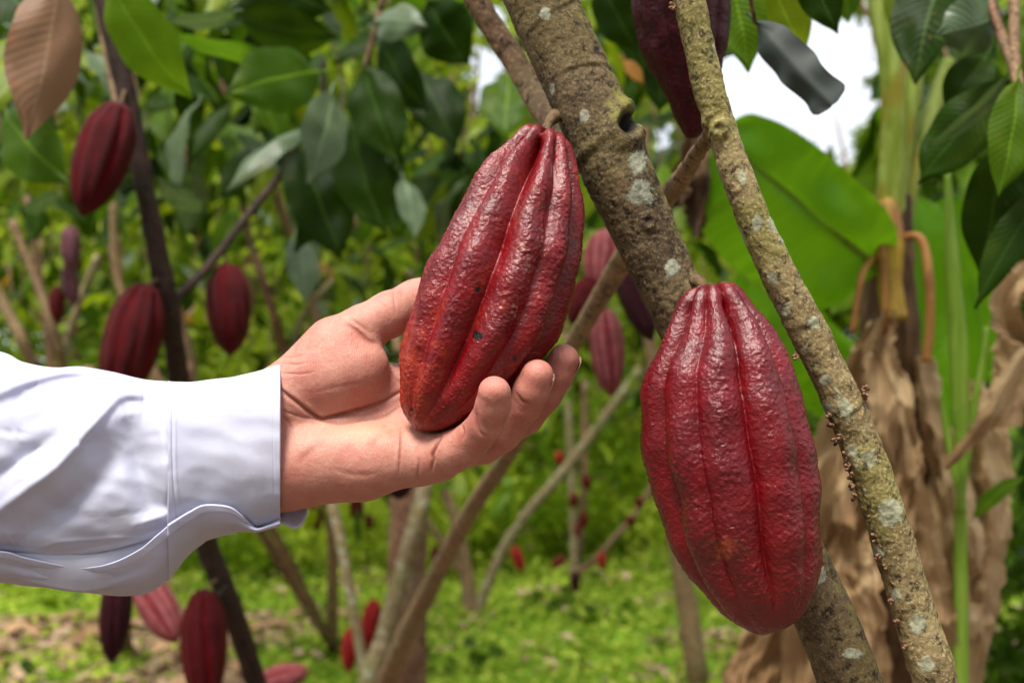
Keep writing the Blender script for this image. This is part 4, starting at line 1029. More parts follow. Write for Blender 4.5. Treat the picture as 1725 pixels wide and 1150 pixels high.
def bg_pod(a, t, rpx, Da, Dt, skin, label, group=None, stalk=None):
    A = P(a[0], a[1], Da); B = P(t[0], t[1], Dt); L = np.linalg.norm(B - A); k = rnd.randrange(2); w = (0.25, 0.29)[k] * 0.97
    root = empty('cacao_pod', A, label, 'cacao pod', group)
    o = bpy.data.objects.new('husk', PT[skin, k]); COL.objects.link(o); o.parent = root
    q = Vector(B - A).to_track_quat('-Z', 'Y'); R = rpx * (Da + Dt) / 2 / FPX
    o.rotation_mode = 'QUATERNION'; o.rotation_quaternion = q @ Quaternion((0, 0, 1), rnd.uniform(0, 6.28)) if False else q
    o.scale = (R / w, R / w, L)
    if stalk is not None:
        S = P(*stalk); stem('stalk', [A - (A - B) / L * -0.004, (A + S) / 2 + np.array([0, 0, .004]), S], [.0035, .003, .004], M['stalk'], root, 4, 6)
    return root
BG = [((202, 180), (138, 364), 48, 1.62, 1.6, 'maroon', 'dark red cacao pod touching the dark stem, below the pink-brown leaf', (212, 150, 1.7)),
      ((246, 484), (192, 690), 49, 1.66, 1.66, 'maroon', 'maroon cacao pod left of the stem fork, its tip hidden by the white sleeve', (274, 470, 1.7)),
      ((381, 448), (389, 600), 39, 1.86, 1.86, 'maroon', 'maroon cacao pod hanging by itself below the thin side branch', (378, 412, 1.87)),
      ((118, 382), (120, 458), 17, 3.3, 3.3, 'dusty', 'dusty purple blurred pod, topmost of three at the left edge trees', None),
      ((113, 448), (126, 515), 14, 3.4, 3.4, 'dusty', 'blurred purple pod hanging directly under the topmost dusty one', None),
      ((95, 484), (97, 546), 14, 3.4, 3.4, 'maroon', 'blurred dark red pod, lowest of the three at the left', None),
      ((200, 965), (188, 1118), 27, 2.1, 2.1, 'purple', 'narrow blackish purple pod hanging below the sleeve with pointed tip', (205, 930, 2.1)),
      ((238, 975), (298, 1082), 31, 2.3, 2.25, 'pink', 'pinkish tilted pod against the thin red-brown branch below the sleeve', (268, 978, 2.33)),
      ((342, 998), (347, 1196), 40, 1.9, 1.9, 'maroon', 'large maroon pod at the bottom edge beside the dark stem', (368, 975, 1.97)),
      ((438, 1150), (520, 1128), 24, 2.9, 2.9, 'pink', 'pinkish pod lying low, cut by the bottom edge', None),
      ((592, 1058), (586, 1132), 15, 3.2, 3.2, 'red', 'bright red pod left of the thin pale stem near the bottom', None),
      ((630, 1012), (618, 1104), 18, 3.3, 3.3, 'red', 'bright red pod between the thin pale stem and the forked trunk', None),
      ((1022, 392), (1006, 492), 32, 1.9, 1.85, 'pink', 'pale pink mottled pod, topmost of the cluster between the two big pods', (1036, 372, 1.9)),
      ((1000, 470), (962, 546), 27, 1.85, 1.85, 'maroon', 'deep red pod half hidden by the right side of the held pod', None),
      ((1048, 448), (1098, 574), 27, 1.5, 1.5, 'purple', 'dark maroon slanting pod tucked against the thick trunk', None),
      ((1018, 524), (1030, 668), 31, 1.75, 1.75, 'pink', 'rosy red pod hanging just above and right of the fingertips', (1010, 500, 1.78)),
      ((672, 792), (672, 842), 24, 3.0, 3.0, 'purple', 'dark pod peeping out below the heel of the hand', None)]
for a, t, r, Da, Dt, sk, lb, stk in BG: bg_pod(a, t, r, Da, Dt, sk, lb, None, stk)

# ------------------------------------------------------------------ banana plant
b = NB('banana_leaf'); uvn = b.n('ShaderNodeUVMap', uv_map='UVMap'); mp = b.n('ShaderNodeMapping'); mp.inputs['Scale'].default_value = (0.7, 46, 1); b.l(uvn.outputs[0], mp.inputs[0])
sep = b.n('ShaderNodeSeparateXYZ'); b.l(uvn.outputs[0], sep.inputs[0]); au = b.math('ABSOLUTE', sep.outputs[0])
cmb = b.n('ShaderNodeCombineXYZ'); b.l(b.math('MULTIPLY', au, 0.6), cmb.inputs[0]); b.l(b.math('MULTIPLY', b.math('ADD', sep.outputs[1], b.math('MULTIPLY', au, -0.10)), 60), cmb.inputs[1])
ns = b.noise(cmb.outputs[0], 1.0, 4, 0.7); big = b.noise(b.obj(), 5, 3)
c = b.mix(b.smooth(ns, 0.3, 0.7), (0.12, 0.32, 0.002), (0.20, 0.44, 0.003)); c = b.mix(b.smooth(big, 0.4, 0.65), c, (0.09, 0.26, 0.002))
c = b.mix(b.smooth(au, 0.045, 0.02), c, (0.26, 0.42, 0.06))
c = b.mix(b.smooth(b.math('ADD', au, b.math('MULTIPLY', ns, 0.05)), 1.0, 1.03), c, (0.25, 0.16, 0.04))
p = b.pbr(c, 0.42, b.bump(ns, 0.6, 0.002), 0.3); tr = b.n('ShaderNodeBsdfTranslucent'); b.l(b.mix(0.6, c, (0.28, 0.62, 0.01)), tr.inputs[0])
ms = b.n('ShaderNodeMixShader'); ms.inputs[0].default_value = 0.45; b.l(p.outputs[0], ms.inputs[1]); b.l(tr.outputs[0], ms.inputs[2]); M['banleaf'] = b.done(ms)
def m_ban(name, c1, c2, c3, rough=0.5, tw=0.0, sc=1.0):
    b = NB(name); oc = b.obj(); mp = b.n('ShaderNodeMapping'); mp.inputs['Scale'].default_value = (1, 1, 0.10); b.l(oc, mp.inputs[0])
    n = b.noise(mp.outputs[0], 60 * sc, 5, 0.65); n2 = b.noise(oc, 9 * sc, 4, 0.6); n3 = b.noise(oc, 140, 4)
    c = b.mix(b.smooth(n, 0.35, 0.65), c1, c2); c = b.mix(b.smooth(n2, 0.5, 0.62), c, c3)
    p = b.pbr(c, rough, b.bump(b.math('ADD', n, b.math('MULTIPLY', n3, 0.3)), 0.3, 0.001), 0.35)
    if tw:
        tr = b.n('ShaderNodeBsdfTranslucent'); b.l(c, tr.inputs[0]); ms = b.n('ShaderNodeMixShader'); ms.inputs[0].default_value = tw
        b.l(p.outputs[0], ms.inputs[1]); b.l(tr.outputs[0], ms.inputs[2]); return b.done(ms)
    return b.done(p)
M['bstem'] = m_ban('banana_petiole', (0.18, 0.25, 0.015), (0.34, 0.42, 0.09), (0.26, 0.24, 0.02))
M['bshoot'] = m_ban('banana_shoot', (0.16, 0.30, 0.02), (0.30, 0.46, 0.06), (0.22, 0.38, 0.03), 0.4, 0.2)
M['bdry'] = m_ban('dry_sheath', (0.09, 0.045, 0.018), (0.20, 0.11, 0.05), (0.06, 0.03, 0.015), 0.75, 0.12)
M['bdryleaf'] = m_ban('dry_banana_leaf', (0.42, 0.27, 0.13), (0.60, 0.43, 0.24), (0.30, 0.175, 0.08), 0.85, 0.15, 0.25)
M['borange'] = m_ban('dry_petiole', (0.38, 0.16, 0.04), (0.48, 0.24, 0.07), (0.30, 0.13, 0.04), 0.6)
M['byellow'] = m_ban('yellow_sheath', (0.42, 0.28, 0.03), (0.30, 0.13, 0.05), (0.50, 0.34, 0.04), 0.6)
ban = empty('banana_plant', P(1500, 1400, 1.75) * np.array([1, 1, 0]), 'banana plant with one broad bright green leaf and brown dead leaves hanging round its stem', 'banana plant')
limb('pseudostem', [(1500, 330, 1.75, 34), (1498, 440, 1.75, 40), (1500, 560, 1.75, 48), (1505, 760, 1.76, 58), (1510, 1000, 1.78, 66), (1515, 1400, 1.8, 74), (1515, 2030, 1.83, 80)], 'bdry', ban, 10, 30, 0.10, 14)
for rows, mt in [([(1470, -120, 1.7, 18), (1478, 0, 1.7, 17), (1497, 100, 1.7, 19), (1505, 200, 1.71, 20), (1500, 340, 1.73, 24), (1498, 420, 1.74, 24)], 'bstem'),
                 ([(1558, -60, 1.72, 14), (1540, 130, 1.72, 15), (1522, 230, 1.73, 17), (1508, 330, 1.74, 21), (1502, 420, 1.75, 24)], 'bstem'),
                 ([(1600, 100, 1.76, 10), (1572, 180, 1.76, 15), (1545, 260, 1.76, 18), (1520, 340, 1.76, 22), (1510, 420, 1.77, 22)], 'bstem'),
                 ([(1524, -80, 1.78, 9), (1526, 120, 1.77, 9), (1516, 220, 1.74, 9), (1500, 300, 1.72, 8), (1492, 360, 1.715, 8)], 'byellow'),
                 ([(1480, 440, 1.70, 20), (1490, 350, 1.70, 20), (1500, 400, 1.69, 22), (1500, 480, 1.69, 20), (1508, 540, 1.68, 22)], 'byellow'),
                 ([(1478, 340, 1.69, 8), (1484, 400, 1.68, 7), (1490, 460, 1.67, 6), (1492, 560, 1.66, 5)], 'borange'),
                 ([(1520, 400, 1.70, 6), (1545, 398, 1.68, 7), (1558, 420, 1.67, 7.5), (1566, 480, 1.66, 8), (1566, 550, 1.66, 8), (1560, 610, 1.66, 8)], 'borange'),
                 ([(1480, 425, 1.70, 5), (1455, 455, 1.66, 6), (1445, 500, 1.65, 6), (1436, 560, 1.65, 6)], 'borange')]:
    limb('petiole', rows, mt, ban, 8, 14, 0.08, 30)
def banana_blade(b, t, Db, Dt, wl, wr, mat, name='leaf', seed=0.0, bend=0.2, fold=0.2, roll=0.0, prof=(.30, .70, .93, 1.0, 1.0, .96, .88, .72, .52, .06)):
    A = P(*b, Db); B = P(*t, Dt); L = np.linalg.norm(B - A); k = (Db + Dt) / 2 / FPX
    nv, nu = 60, 16; tt = np.linspace(0, 1, nv + 1); u = np.linspace(-1, 1, 2 * nu + 1)
    ctl = catmull(np.stack([LT, np.array(prof)], 1), 6); w = np.interp(tt, ctl[:, 0], np.maximum(ctl[:, 1], .01))
    U, T = np.meshgrid(u, tt); X = np.where(U < 0, U * wl, U * wr) * k * w[:, None]
    h = fold * np.abs(X) * (1 - 0.6 * np.abs(U)) + 0.0022 * np.sin(T * 70 - np.abs(U) * 5 + 3 * noise(np.stack([U, T * 3, 0 * U + 5], -1))) * np.abs(U) + 0.045 * noise(np.stack([U + seed, T * 3, 0 * U], -1)) - 0.012 * np.exp(-(U / 0.05) ** 2)
    V = np.stack([X, T * L, h + bend * L * 4 * T * (1 - T) * .3], -1).reshape(-1, 3)
    d = Vector((B - A) / L); n = Vector(CAM - (A + B) / 2).normalized(); n = (n - d * n.dot(d)).normalized(); n = Quaternion(d, roll) @ n
    Mx = np.array(orient(d, n))
    return mk(name, V @ Mx.T + A, grid_faces(nv + 1, 2 * nu + 1), M[mat], ban, np.stack([U, T], -1).reshape(-1, 2), origin=A)
# x axis of the blade = direction x normal: for a leaf pointing up-left, +u is its upper right half
lf = banana_blade((1482, 452), (1205, 222), 1.72, 1.5, 150, 84, 'banleaf', seed=2, bend=0.25, fold=0.12, prof=(.08, .30, .68, .96, 1.0, .98, .90, .74, .54, .06))
stem('midrib', [P(1482, 452, 1.71), P(1400, 384, 1.63), P(1300, 301, 1.55), P(1222, 236, 1.50)], [.009, .006, .004, .002], M['bshoot'], lf, 8, 8)
banana_blade((1560, 800), (1540, 330), 2.0, 1.95, 60, 70, 'banleaf', seed=4, bend=0.1, fold=0.1, roll=.3)
banana_blade((1480, 700), (1250, 450), 1.95, 1.85, 80, 50, 'banleaf', seed=6, bend=0.1, fold=0.1, roll=.2)
banana_blade((1680, 640), (1600, 330), 2.2, 2.1, 70, 60, 'banleaf', seed=7, bend=0.1, fold=0.1, roll=-.3)
def dry_sheet(rows, seed, mat='bdryleaf', amp=1.0, name='dry_leaf'):
    """a crumpled dead leaf: rows of (x, y, depth, half width left px, half width right px) down its midrib"""
    R = catmull(np.array(rows, float), 22); nu = 30; u = np.linspace(-1, 1, 2 * nu + 1)
    n = len(R); U = np.tile(u, (n, 1)); s = np.linspace(0, 1, n)[:, None] + 0 * U
    X = R[:, :1] + np.where(U < 0, U * R[:, 3:4], U * R[:, 4:5]) * (0.86 if amp == 1.0 else 1)
    X = X + (9 * noise(np.stack([np.sign(U) * 3 + seed, s * 9, 0 * U], -1)) + 6 * noise(np.stack([np.sign(U) * 3 + seed, s * 38, 0 * U], -1))) * np.abs(U) ** 2
    Y = R[:, 1:2] + 12 * np.abs(U) ** 2 * noise(np.stack([U * 2, s * 5 + seed, 0 * U + 3], -1))
    wpx_ = R[:, 3:5].mean(); lpx = np.hypot(np.diff(R[:, 0]), np.diff(R[:, 1])).sum()
    q = np.stack([U * wpx_ / 38 + seed, s * lpx / 85, 0 * U + seed], -1)
    dz = amp * (0.055 * noise(q, 0.55) + 0.04 * np.abs(noise(q, 1.0)) + 0.009 * np.abs(noise(q, 2.4))) + 0.05 * np.abs(U) ** 1.5 * amp * math.copysign(1, math.sin(seed * 5)) + 0.002 * np.sin(U * 26 + 4 * noise(q, 1.5)) * amp
    V = P(X, Y, R[:, 2:3] + dz).reshape(-1, 3)
    o = mk(name, V, grid_faces(n, 2 * nu + 1), M[mat], ban, np.stack([U, s], -1).reshape(-1, 2))
    return o
dry_sheet([(1500, 520, 1.64, 10, 12), (1490, 590, 1.62, 30, 24), (1505, 680, 1.61, 48, 40), (1505, 780, 1.61, 62, 56), (1490, 880, 1.62, 70, 60), (1470, 960, 1.63, 50, 50), (1455, 1010, 1.64, 20, 24)], 1.0)
dry_sheet([(1470, 540, 1.67, 8, 14), (1440, 620, 1.65, 20, 34), (1420, 720, 1.65, 44, 40), (1400, 830, 1.65, 58, 50), (1390, 950, 1.66, 64, 60), (1380, 1060, 1.67, 70, 70), (1370, 1200, 1.68, 60, 80)], 2.3)
dry_sheet([(1545, 600, 1.64, 14, 30), (1568, 700, 1.63, 26, 38), (1590, 800, 1.63, 36, 50), (1610, 920, 1.64, 48, 60), (1622, 1030, 1.65, 56, 60), (1620, 1120, 1.66, 50, 50), (1615, 1260, 1.66, 30, 30)], 3.1)
dry_sheet([(1520, 700, 1.62, 10, 10), (1530, 820, 1.60, 30, 36), (1545, 930, 1.60, 40, 48), (1560, 1040, 1.60, 46, 56), (1575, 1160, 1.61, 40, 50), (1580, 1300, 1.62, 30, 40)], 4.4)
dry_sheet([(1440, 700, 1.70, 30, 20), (1380, 860, 1.70, 50, 50), (1340, 980, 1.70, 60, 60), (1300, 1070, 1.70, 60, 60), (1265, 1160, 1.71, 60, 60), (1240, 1260, 1.72, 50, 50)], 5.2)
dry_sheet([(1640, 640, 1.70, 20, 24), (1660, 740, 1.69, 34, 44), (1670, 850, 1.69, 44, 44), (1660, 960, 1.69, 50, 40), (1640, 1060, 1.70, 40, 40)], 6.7)
dry_sheet([(1760, 440, 1.45, 40, 30), (1712, 480, 1.42, 34, 30), (1690, 530, 1.42, 26, 30), (1712, 570, 1.43, 20, 30), (1760, 590, 1.45, 20, 20)], 7.5, amp=.7)
dry_sheet([(1760, 560, 1.5, 16, 20), (1705, 630, 1.48, 22, 26), (1650, 720, 1.47, 16, 20), (1590, 790, 1.48, 6, 8)], 8.1, amp=.5)
dry_sheet([(1700, 560, 1.6, 24, 30), (1700, 640, 1.6, 28, 34), (1690, 720, 1.6, 22, 30)], 9.1, amp=.6)
dry_sheet([(1440, 880, 1.66, 24, 30), (1430, 960, 1.62, 46, 50), (1450, 1050, 1.62, 46, 50), (1460, 1180, 1.63, 44, 50)], 9.9)
dry_sheet([(1195, 240, 1.5, 12, 14), (1185, 290, 1.48, 28, 24), (1175, 340, 1.48, 26, 22), (1172, 400, 1.5, 8, 8)], 10.3, 'bdry', .7)
dry_sheet([(1165, 230, 1.52, 10, 10), (1150, 300, 1.5, 20, 18), (1138, 350, 1.5, 14, 12)], 11.3, 'bdry', .6)
shoot = empty('banana_shoot', P(1620, 1400, 1.55) * np.array([1, 1, 0]), 'young yellow-green banana shoot standing right of the dead brown leaves', 'banana shoot')
limb('stem', [(1596, 290, 1.55, 5), (1600, 380, 1.55, 9), (1606, 480, 1.55, 13), (1614, 580, 1.55, 15), (1618, 680, 1.55, 14), (1620, 780, 1.55, 11), (1618, 850, 1.55, 8), (1618, 1000, 1.57, 12), (1618, 2220, 1.6, 20)], 'bshoot', shoot, 8, 16, 0.04, 20)
limb('leaf_stalk', [(1662, 550, 1.56, 4), (1652, 620, 1.555, 6), (1640, 690, 1.55, 7), (1626, 780, 1.55, 7)], 'bshoot', shoot, 8, 10, 0.04, 20)
limb('leaf_stalk', [(1585, 660, 1.56, 3), (1594, 720, 1.555, 6), (1606, 790, 1.55, 6), (1617, 836, 1.55, 6)], 'bshoot', shoot, 8, 10, 0.04, 20)
hero_leaf(shoot, (1640, 870), (1730, 800), 1.45, 1.4, 30, 'mid', roll=-.5, bend=.4, seed=3)

# ------------------------------------------------------------------ background trees standing in the grass
def gp(px, D):
    q = P(px, 600, D); return np.array([q[0], q[1], 0.0])
def bgtree(label, base_px, D, limbs, mat='barktan', group=None):
    r = empty('cacao_tree', gp(base_px, D), label, 'tree', group)
    for i, rows in enumerate(limbs): limb('trunk' if i == 0 else 'branch', rows, mat if isinstance(mat, str) else mat[i % len(mat)], r, 7, 12, 0.12, 16, i)
    return r
T1 = bgtree('forked tree with a thick red-brown trunk between two paler stems, below the hand', 680, 3.2,
            [[(700, 640, 3.2, 26), (695, 780, 3.2, 30), (690, 850, 3.2, 32), (686, 960, 3.2, 33), (682, 1080, 3.2, 38), (676, 1200, 3.2, 46), (675, 1395, 3.2, 60)],
             [(742, 560, 3.1, 10), (722, 760, 3.05, 13), (706, 860, 3.0, 14), (672, 980, 3.0, 15), (645, 1080, 3.0, 17), (618, 1180, 3.0, 22), (600, 1420, 3.05, 34)],
             [(520, 700, 3.2, 9), (555, 830, 3.2, 10), (575, 920, 3.15, 9), (590, 1000, 3.12, 9), (610, 1110, 3.1, 10), (630, 1220, 3.1, 12), (650, 1400, 3.15, 16)]], ['barkred', 'bark2', 'bark2'])
T2 = bgtree('V-shaped tree standing in the bright grass, its two pale stems meeting at the ground', 795, 5.7,
            [[(660, 560, 5.7, 7), (735, 790, 5.7, 9), (765, 870, 5.7, 9), (785, 960, 5.7, 11), (795, 1045, 5.7, 15)],
             [(1080, 620, 5.7, 7), (960, 780, 5.7, 9), (900, 850, 5.7, 9), (858, 905, 5.7, 9), (825, 975, 5.7, 9), (800, 1040, 5.7, 12)],
             [(700, 850, 5.6, 6), (745, 915, 5.65, 6), (785, 975, 5.7, 7)]], ['barktan', 'bark2', 'barktan'])
T3 = bgtree('small far tree hung with red pods, right of the V-shaped tree', 968, 6.2,
            [[(950, 560, 6.2, 6), (962, 780, 6.2, 7), (966, 880, 6.2, 7), (968, 960, 6.2, 8), (968, 1005, 6.2, 11)],
             [(1160, 700, 6.2, 4), (1080, 850, 6.2, 5), (1035, 905, 6.2, 5), (1000, 945, 6.2, 6), (972, 962, 6.2, 7)],
             [(985, 640, 6.3, 5), (984, 780, 6.3, 6), (980, 880, 6.3, 6), (972, 950, 6.25, 6)]], ['bark2', 'barkred', 'barkred'])
T4 = bgtree('group of thin crossing stems at the far left above the sleeve', 215, 5.0,
            [[(-40, 420, 3.6, 8), (10, 520, 3.6, 9), (45, 590, 3.6, 10), (90, 700, 3.8, 9), (215, 1100, 5.0, 12)],
             [(20, 370, 3.5, 6), (60, 470, 3.5, 7), (95, 570, 3.5, 8), (120, 680, 3.7, 8), (215, 1100, 5.0, 12)],
             [(45, 330, 3.6, 5), (72, 500, 3.6, 6), (85, 600, 3.6, 6), (120, 760, 3.6, 8)],
             [(165, 430, 3.7, 6), (130, 520, 3.7, 6), (105, 620, 3.7, 6), (110, 720, 3.65, 8)]], ['barktan', 'barktan', 'barkred', 'bark2'])
T5 = bgtree('pale thin stems rising behind the side branch with the lone pod', 560, 5.0,
            [[(430, 150, 3.9, 6), (450, 260, 3.9, 6), (480, 370, 3.9, 7), (512, 440, 3.9, 7), (530, 520, 3.9, 7), (545, 640, 3.9, 9), (560, 800, 4.3, 9), (560, 1095, 5.0, 10)],
             [(370, 100, 3.8, 6), (385, 200, 3.8, 6), (398, 270, 3.8, 6), (420, 400, 3.85, 6), (470, 560, 3.9, 8), (560, 900, 4.8, 8)],
             [(190, 340, 3.9, 6), (195, 440, 3.9, 7), (215, 520, 3.9, 7), (300, 700, 3.9, 9), (440, 860, 4.3, 8), (555, 1080, 4.95, 8)],
             [(300, 520, 4.2, 7), (320, 600, 4.2, 9), (330, 680, 4.2, 10), (420, 860, 4.5, 8), (552, 1075, 5.0, 8)],
             [(560, 470, 4.0, 5), (500, 560, 4.0, 6), (500, 700, 4.0, 7)]], ['barktan', 'barkred', 'barktan', 'barkred', 'bark2'])
T6 = bgtree('tree behind the thick trunk with a slim tan stem near the sky gap', 1340, 4.4,
            [[(1098, 120, 4.4, 8), (1085, 250, 4.4, 9), (1080, 420, 4.4, 10), (1110, 700, 4.4, 12), (1180, 1170, 4.4, 20)]], 'barktan')
T7 = bgtree('leaning tree hidden behind the banana plant', 1560, 4.8, [[(1700, 300, 4.8, 10), (1640, 600, 4.8, 12), (1580, 1120, 4.8, 20)]], 'bark2')
T8 = bgtree('tree standing at the upper left behind the pale leaves', -160, 4.6, [[(20, -60, 4.6, 8), (0, 200, 4.6, 9), (-60, 700, 4.6, 14), (-160, 1150, 4.6, 24)]], 'barktan')

av_mid = lambda x, y: y > 390 and rnd.random() < 0.8
leaf_sprays(dark, 60, (-60, 640), (-60, 230), (2.2, 3.0), (.17, .28), ['dark', 'mid', 'grey', 'bright'], [5, 3, 1, 1], 0, 4)
leaf_sprays(T8, 270, (-80, 460), (-80, 400), (3.3, 5.2), (.16, .28), ['dark', 'mid', 'grey', 'bright'], [3, 4, 1.6, 3.5], 0, 5, avoid=av_mid)
leaf_sprays(T5, 280, (200, 800), (-80, 400), (3.2, 5.0), (.16, .28), ['dark', 'mid', 'grey', 'bright'], [4, 4, 1.2, 3.5], 0, 5, avoid=av_mid)
leaf_sprays(T6, 270, (620, 1250), (-80, 380), (3.2, 5.0), (.16, .28), ['dark', 'mid', 'grey', 'bright'], [6, 3, .6, 2.5], 0, 5, avoid=av_mid)
leaf_sprays(T7, 170, (1400, 1800), (-60, 900), (2.8, 4.8), (.18, .30), ['dark', 'mid', 'bright'], [5, 4, 2], 0, 5)
leaf_sprays(T4, 270, (-80, 600), (300, 680), (3.8, 6.0), (.10, .20), ['dark', 'mid', 'bright', 'grey', 'orange', 'dry'], [5, 4, 5, 3, .7, .9], 1, 4)
leaf_sprays(T2, 270, (460, 1250), (300, 800), (4.6, 7.0), (.11, .22), ['mid', 'bright', 'dark', 'grey', 'orange'], [4, 5, 4, 2, .3], 1, 4)
leaf_sprays(T3, 200, (850, 1400), (320, 860), (5.2, 7.2), (.11, .22), ['mid', 'bright', 'dark', 'grey'], [4, 5, 3, 1.5], 1, 4)
leaf_sprays(T1, 60, (480, 960), (600, 860), (3.2, 4.6), (.09, .15), ['mid', 'bright', 'dark'], [4, 5, 1], 1, 3)

# small pods on the far trees
for i, (a, t, r, D, sk, tree) in enumerate([((866, 920), (880, 964), 10, 5.6, 'red', 'on the right stem of the V-shaped tree'), ((733, 918), (731, 962), 7, 5.6, 'maroon', 'left of the V-shaped tree'),
        ((952, 938), (928, 956), 8, 6.1, 'maroon', 'left of the fork of the small far tree'), ((1012, 930), (1016, 960), 8, 6.1, 'red', 'right of the fork of the small far tree'),
        ((968, 962), (970, 1000), 9, 6.0, 'purple', 'hanging at the foot of the small far tree'), ((982, 862), (986, 890), 7, 6.1, 'red', 'halfway up the small far tree'),
        ((968, 830), (964, 856), 8, 6.1, 'maroon', 'high on the left of the small far tree'), ((986, 800), (992, 826), 8, 6.1, 'red', 'near the top of the small far tree in view'),
        ((1060, 868), (1064, 888), 7, 6.1, 'red', 'under the slanting branch of the small far tree'), ((1078, 838), (1074, 856), 8, 6.1, 'maroon', 'on the upper end of the slanting branch'),
        ((528, 850), (534, 894), 13, 4.2, 'maroon', 'just below the wrist beside the cuff'), ((600, 838), (602, 880), 13, 4.2, 'red', 'below the palm left of the forked tree'),
        ((622, 866), (622, 892), 7, 4.6, 'maroon', 'below the palm between thin stems'), ((1128, 905), (1132, 930), 7, 6.5, 'red', 'in the grass left of the big hanging pod'),
        ((976, 880), (970, 905), 6, 6.1, 'maroon', 'against the stem of the small far tree'), ((940, 760), (946, 786), 7, 6.4, 'red', 'among the leaves under the fingers'),
        ((1110, 820), (1112, 846), 7, 6.4, 'maroon', 'beside the left edge of the big hanging pod')]):
    bg_pod(a, t, r, D, D, 'maroon' if sk == 'red' and i % 3 else sk, 'tiny blurred dark red pod ' + tree)

# ------------------------------------------------------------------ far trees, shrubs and undergrowth
def leaf_mass(name, parent, C, Rr, n, size, mat, gap=True, shell=0.35, z0=0.0, lumps=9):
    """many small folded leaves filling lumpy ellipsoids: one mesh"""
    C = np.array(C, float); Rr = np.array(Rr, float)
    lc = C + rng.uniform(-.65, .65, (lumps, 3)) * Rr; lr = rng.uniform(.3, .6, lumps)
    k = rng.integers(0, lumps, n)
    v = rng.normal(size=(n, 3)); v /= np.linalg.norm(v, axis=1)[:, None]
    p = lc[k] + v * (rng.random(n) ** shell * lr[k])[:, None] * Rr
    keep = p[:, 2] > z0
    if gap:
        a, b, d = proj(p); m = 0.4 * size * FPX / np.maximum(d, .1)
        bad = in_sky(a, b)
        for dx, dy in ((1, 0), (-1, 0), (0, 1), (0, -1)): bad |= in_sky(a + dx * m, b + dy * m)
        keep &= ~bad
    p = p[keep]; n = len(p)
    d = rng.normal(size=(n, 3)) * [.8, .8, .6] - [0, 0, .5]; d /= np.linalg.norm(d, axis=1)[:, None]
    u = rng.normal(size=(n, 3)) + [0, -.4, .8]; x = np.cross(d, u); x /= np.linalg.norm(x, axis=1)[:, None]; nn = np.cross(x, d)
    s = (size * rng.uniform(.55, 1.3, n))[:, None]
    T = [(0, 0, 0), (.32, .17, .05), (.32, -.17, .05), (.7, .14, .0), (.7, -.14, .0), (1, 0, -.12), (.34, 0, 0), (.7, 0, -.04)]
    V = np.stack([p + s * (a * d + b * x + c * nn) for a, b, c in T], 1).reshape(-1, 3)
    q = np.array([[0, 6, 1, 1], [0, 2, 6, 6], [1, 6, 7, 3], [6, 2, 4, 7], [3, 7, 5, 5], [7, 4, 5, 5]])
    F = (np.arange(n)[:, None, None] * 8 + q[None]).reshape(-1, 4).tolist()
    F = [tuple(f[:3]) if f[2] == f[3] else tuple(f) for f in F]
    o = mk(name, V, F, M[mat], parent, smooth=False); o['kind'] = 'stuff'
    return o
def far_tree(px, D, h, w, mat, label, n=3800, size=.16, lean=0.0, low=0.25, group=None, cat='tree', name='broadleaf_tree', trunk=True):
    g0 = gp(px, D); r = empty(name, g0, label, cat, group)
    if trunk:
        stem('trunk', [g0, g0 + [lean * .3, 0, h * .3], g0 + [lean * .7, 0, h * .6], g0 + [lean, 0, h * .9]], [.11, .08, .06, .03], M['barktan'], r, 6, 9, .1, 3)
        for k in range(4):
            a = k * 1.7 + px; q = g0 + [lean * .5, 0, h * (.35 + .1 * k)]
            stem('branch', [q, q + [math.cos(a) * w * .25, math.sin(a) * w * .2, h * .12], q + [math.cos(a) * w * .4, math.sin(a) * w * .35, h * .3]], [.04, .03, .015], M['barktan'], r, 5, 7)
    c = g0 + [lean, 0, h * (low + (1 - low) / 2)]
    leaf_mass('crown', r, c, (w / 2, w / 2, h * (1 - low) / 2), n, size, mat, True, .4, .05, 12)
    return r
FT = [(-250, 9.0, 6.0, 4.2, 'far', 'tall deep green tree far off at the left edge'), (120, 8.5, 6.2, 3.8, 'fary', 'tall yellow-green tree behind the dusty purple pods'), (420, 9.5, 6.8, 4.2, 'far', 'mid green tree far behind the lone maroon pod'),
      (760, 9.0, 6.4, 4.0, 'fary', 'bright tree far behind the held pod'), (1020, 10.5, 6.6, 4.0, 'far', 'green tree far behind the thick trunk'), (1600, 9.0, 6.4, 4.0, 'far', 'green tree far behind the banana plant'),
      (1850, 8.5, 6.2, 4.0, 'farmid', 'dark tree far off at the right edge'), (1480, 13, 5.0, 1.6, 'far', 'slim tree at the right rim of the sky gap'), (250, 13, 8.5, 6, 'far', 'big light tree filling the far left gap'), (900, 14, 8.5, 6, 'far', 'big light tree filling the far centre gap')]
for px_, D_, h_, w_, mt_, lb_ in FT: far_tree(px_, D_, h_, w_, mt_, lb_, 5200 if D_ < 12 else 7000, .17)
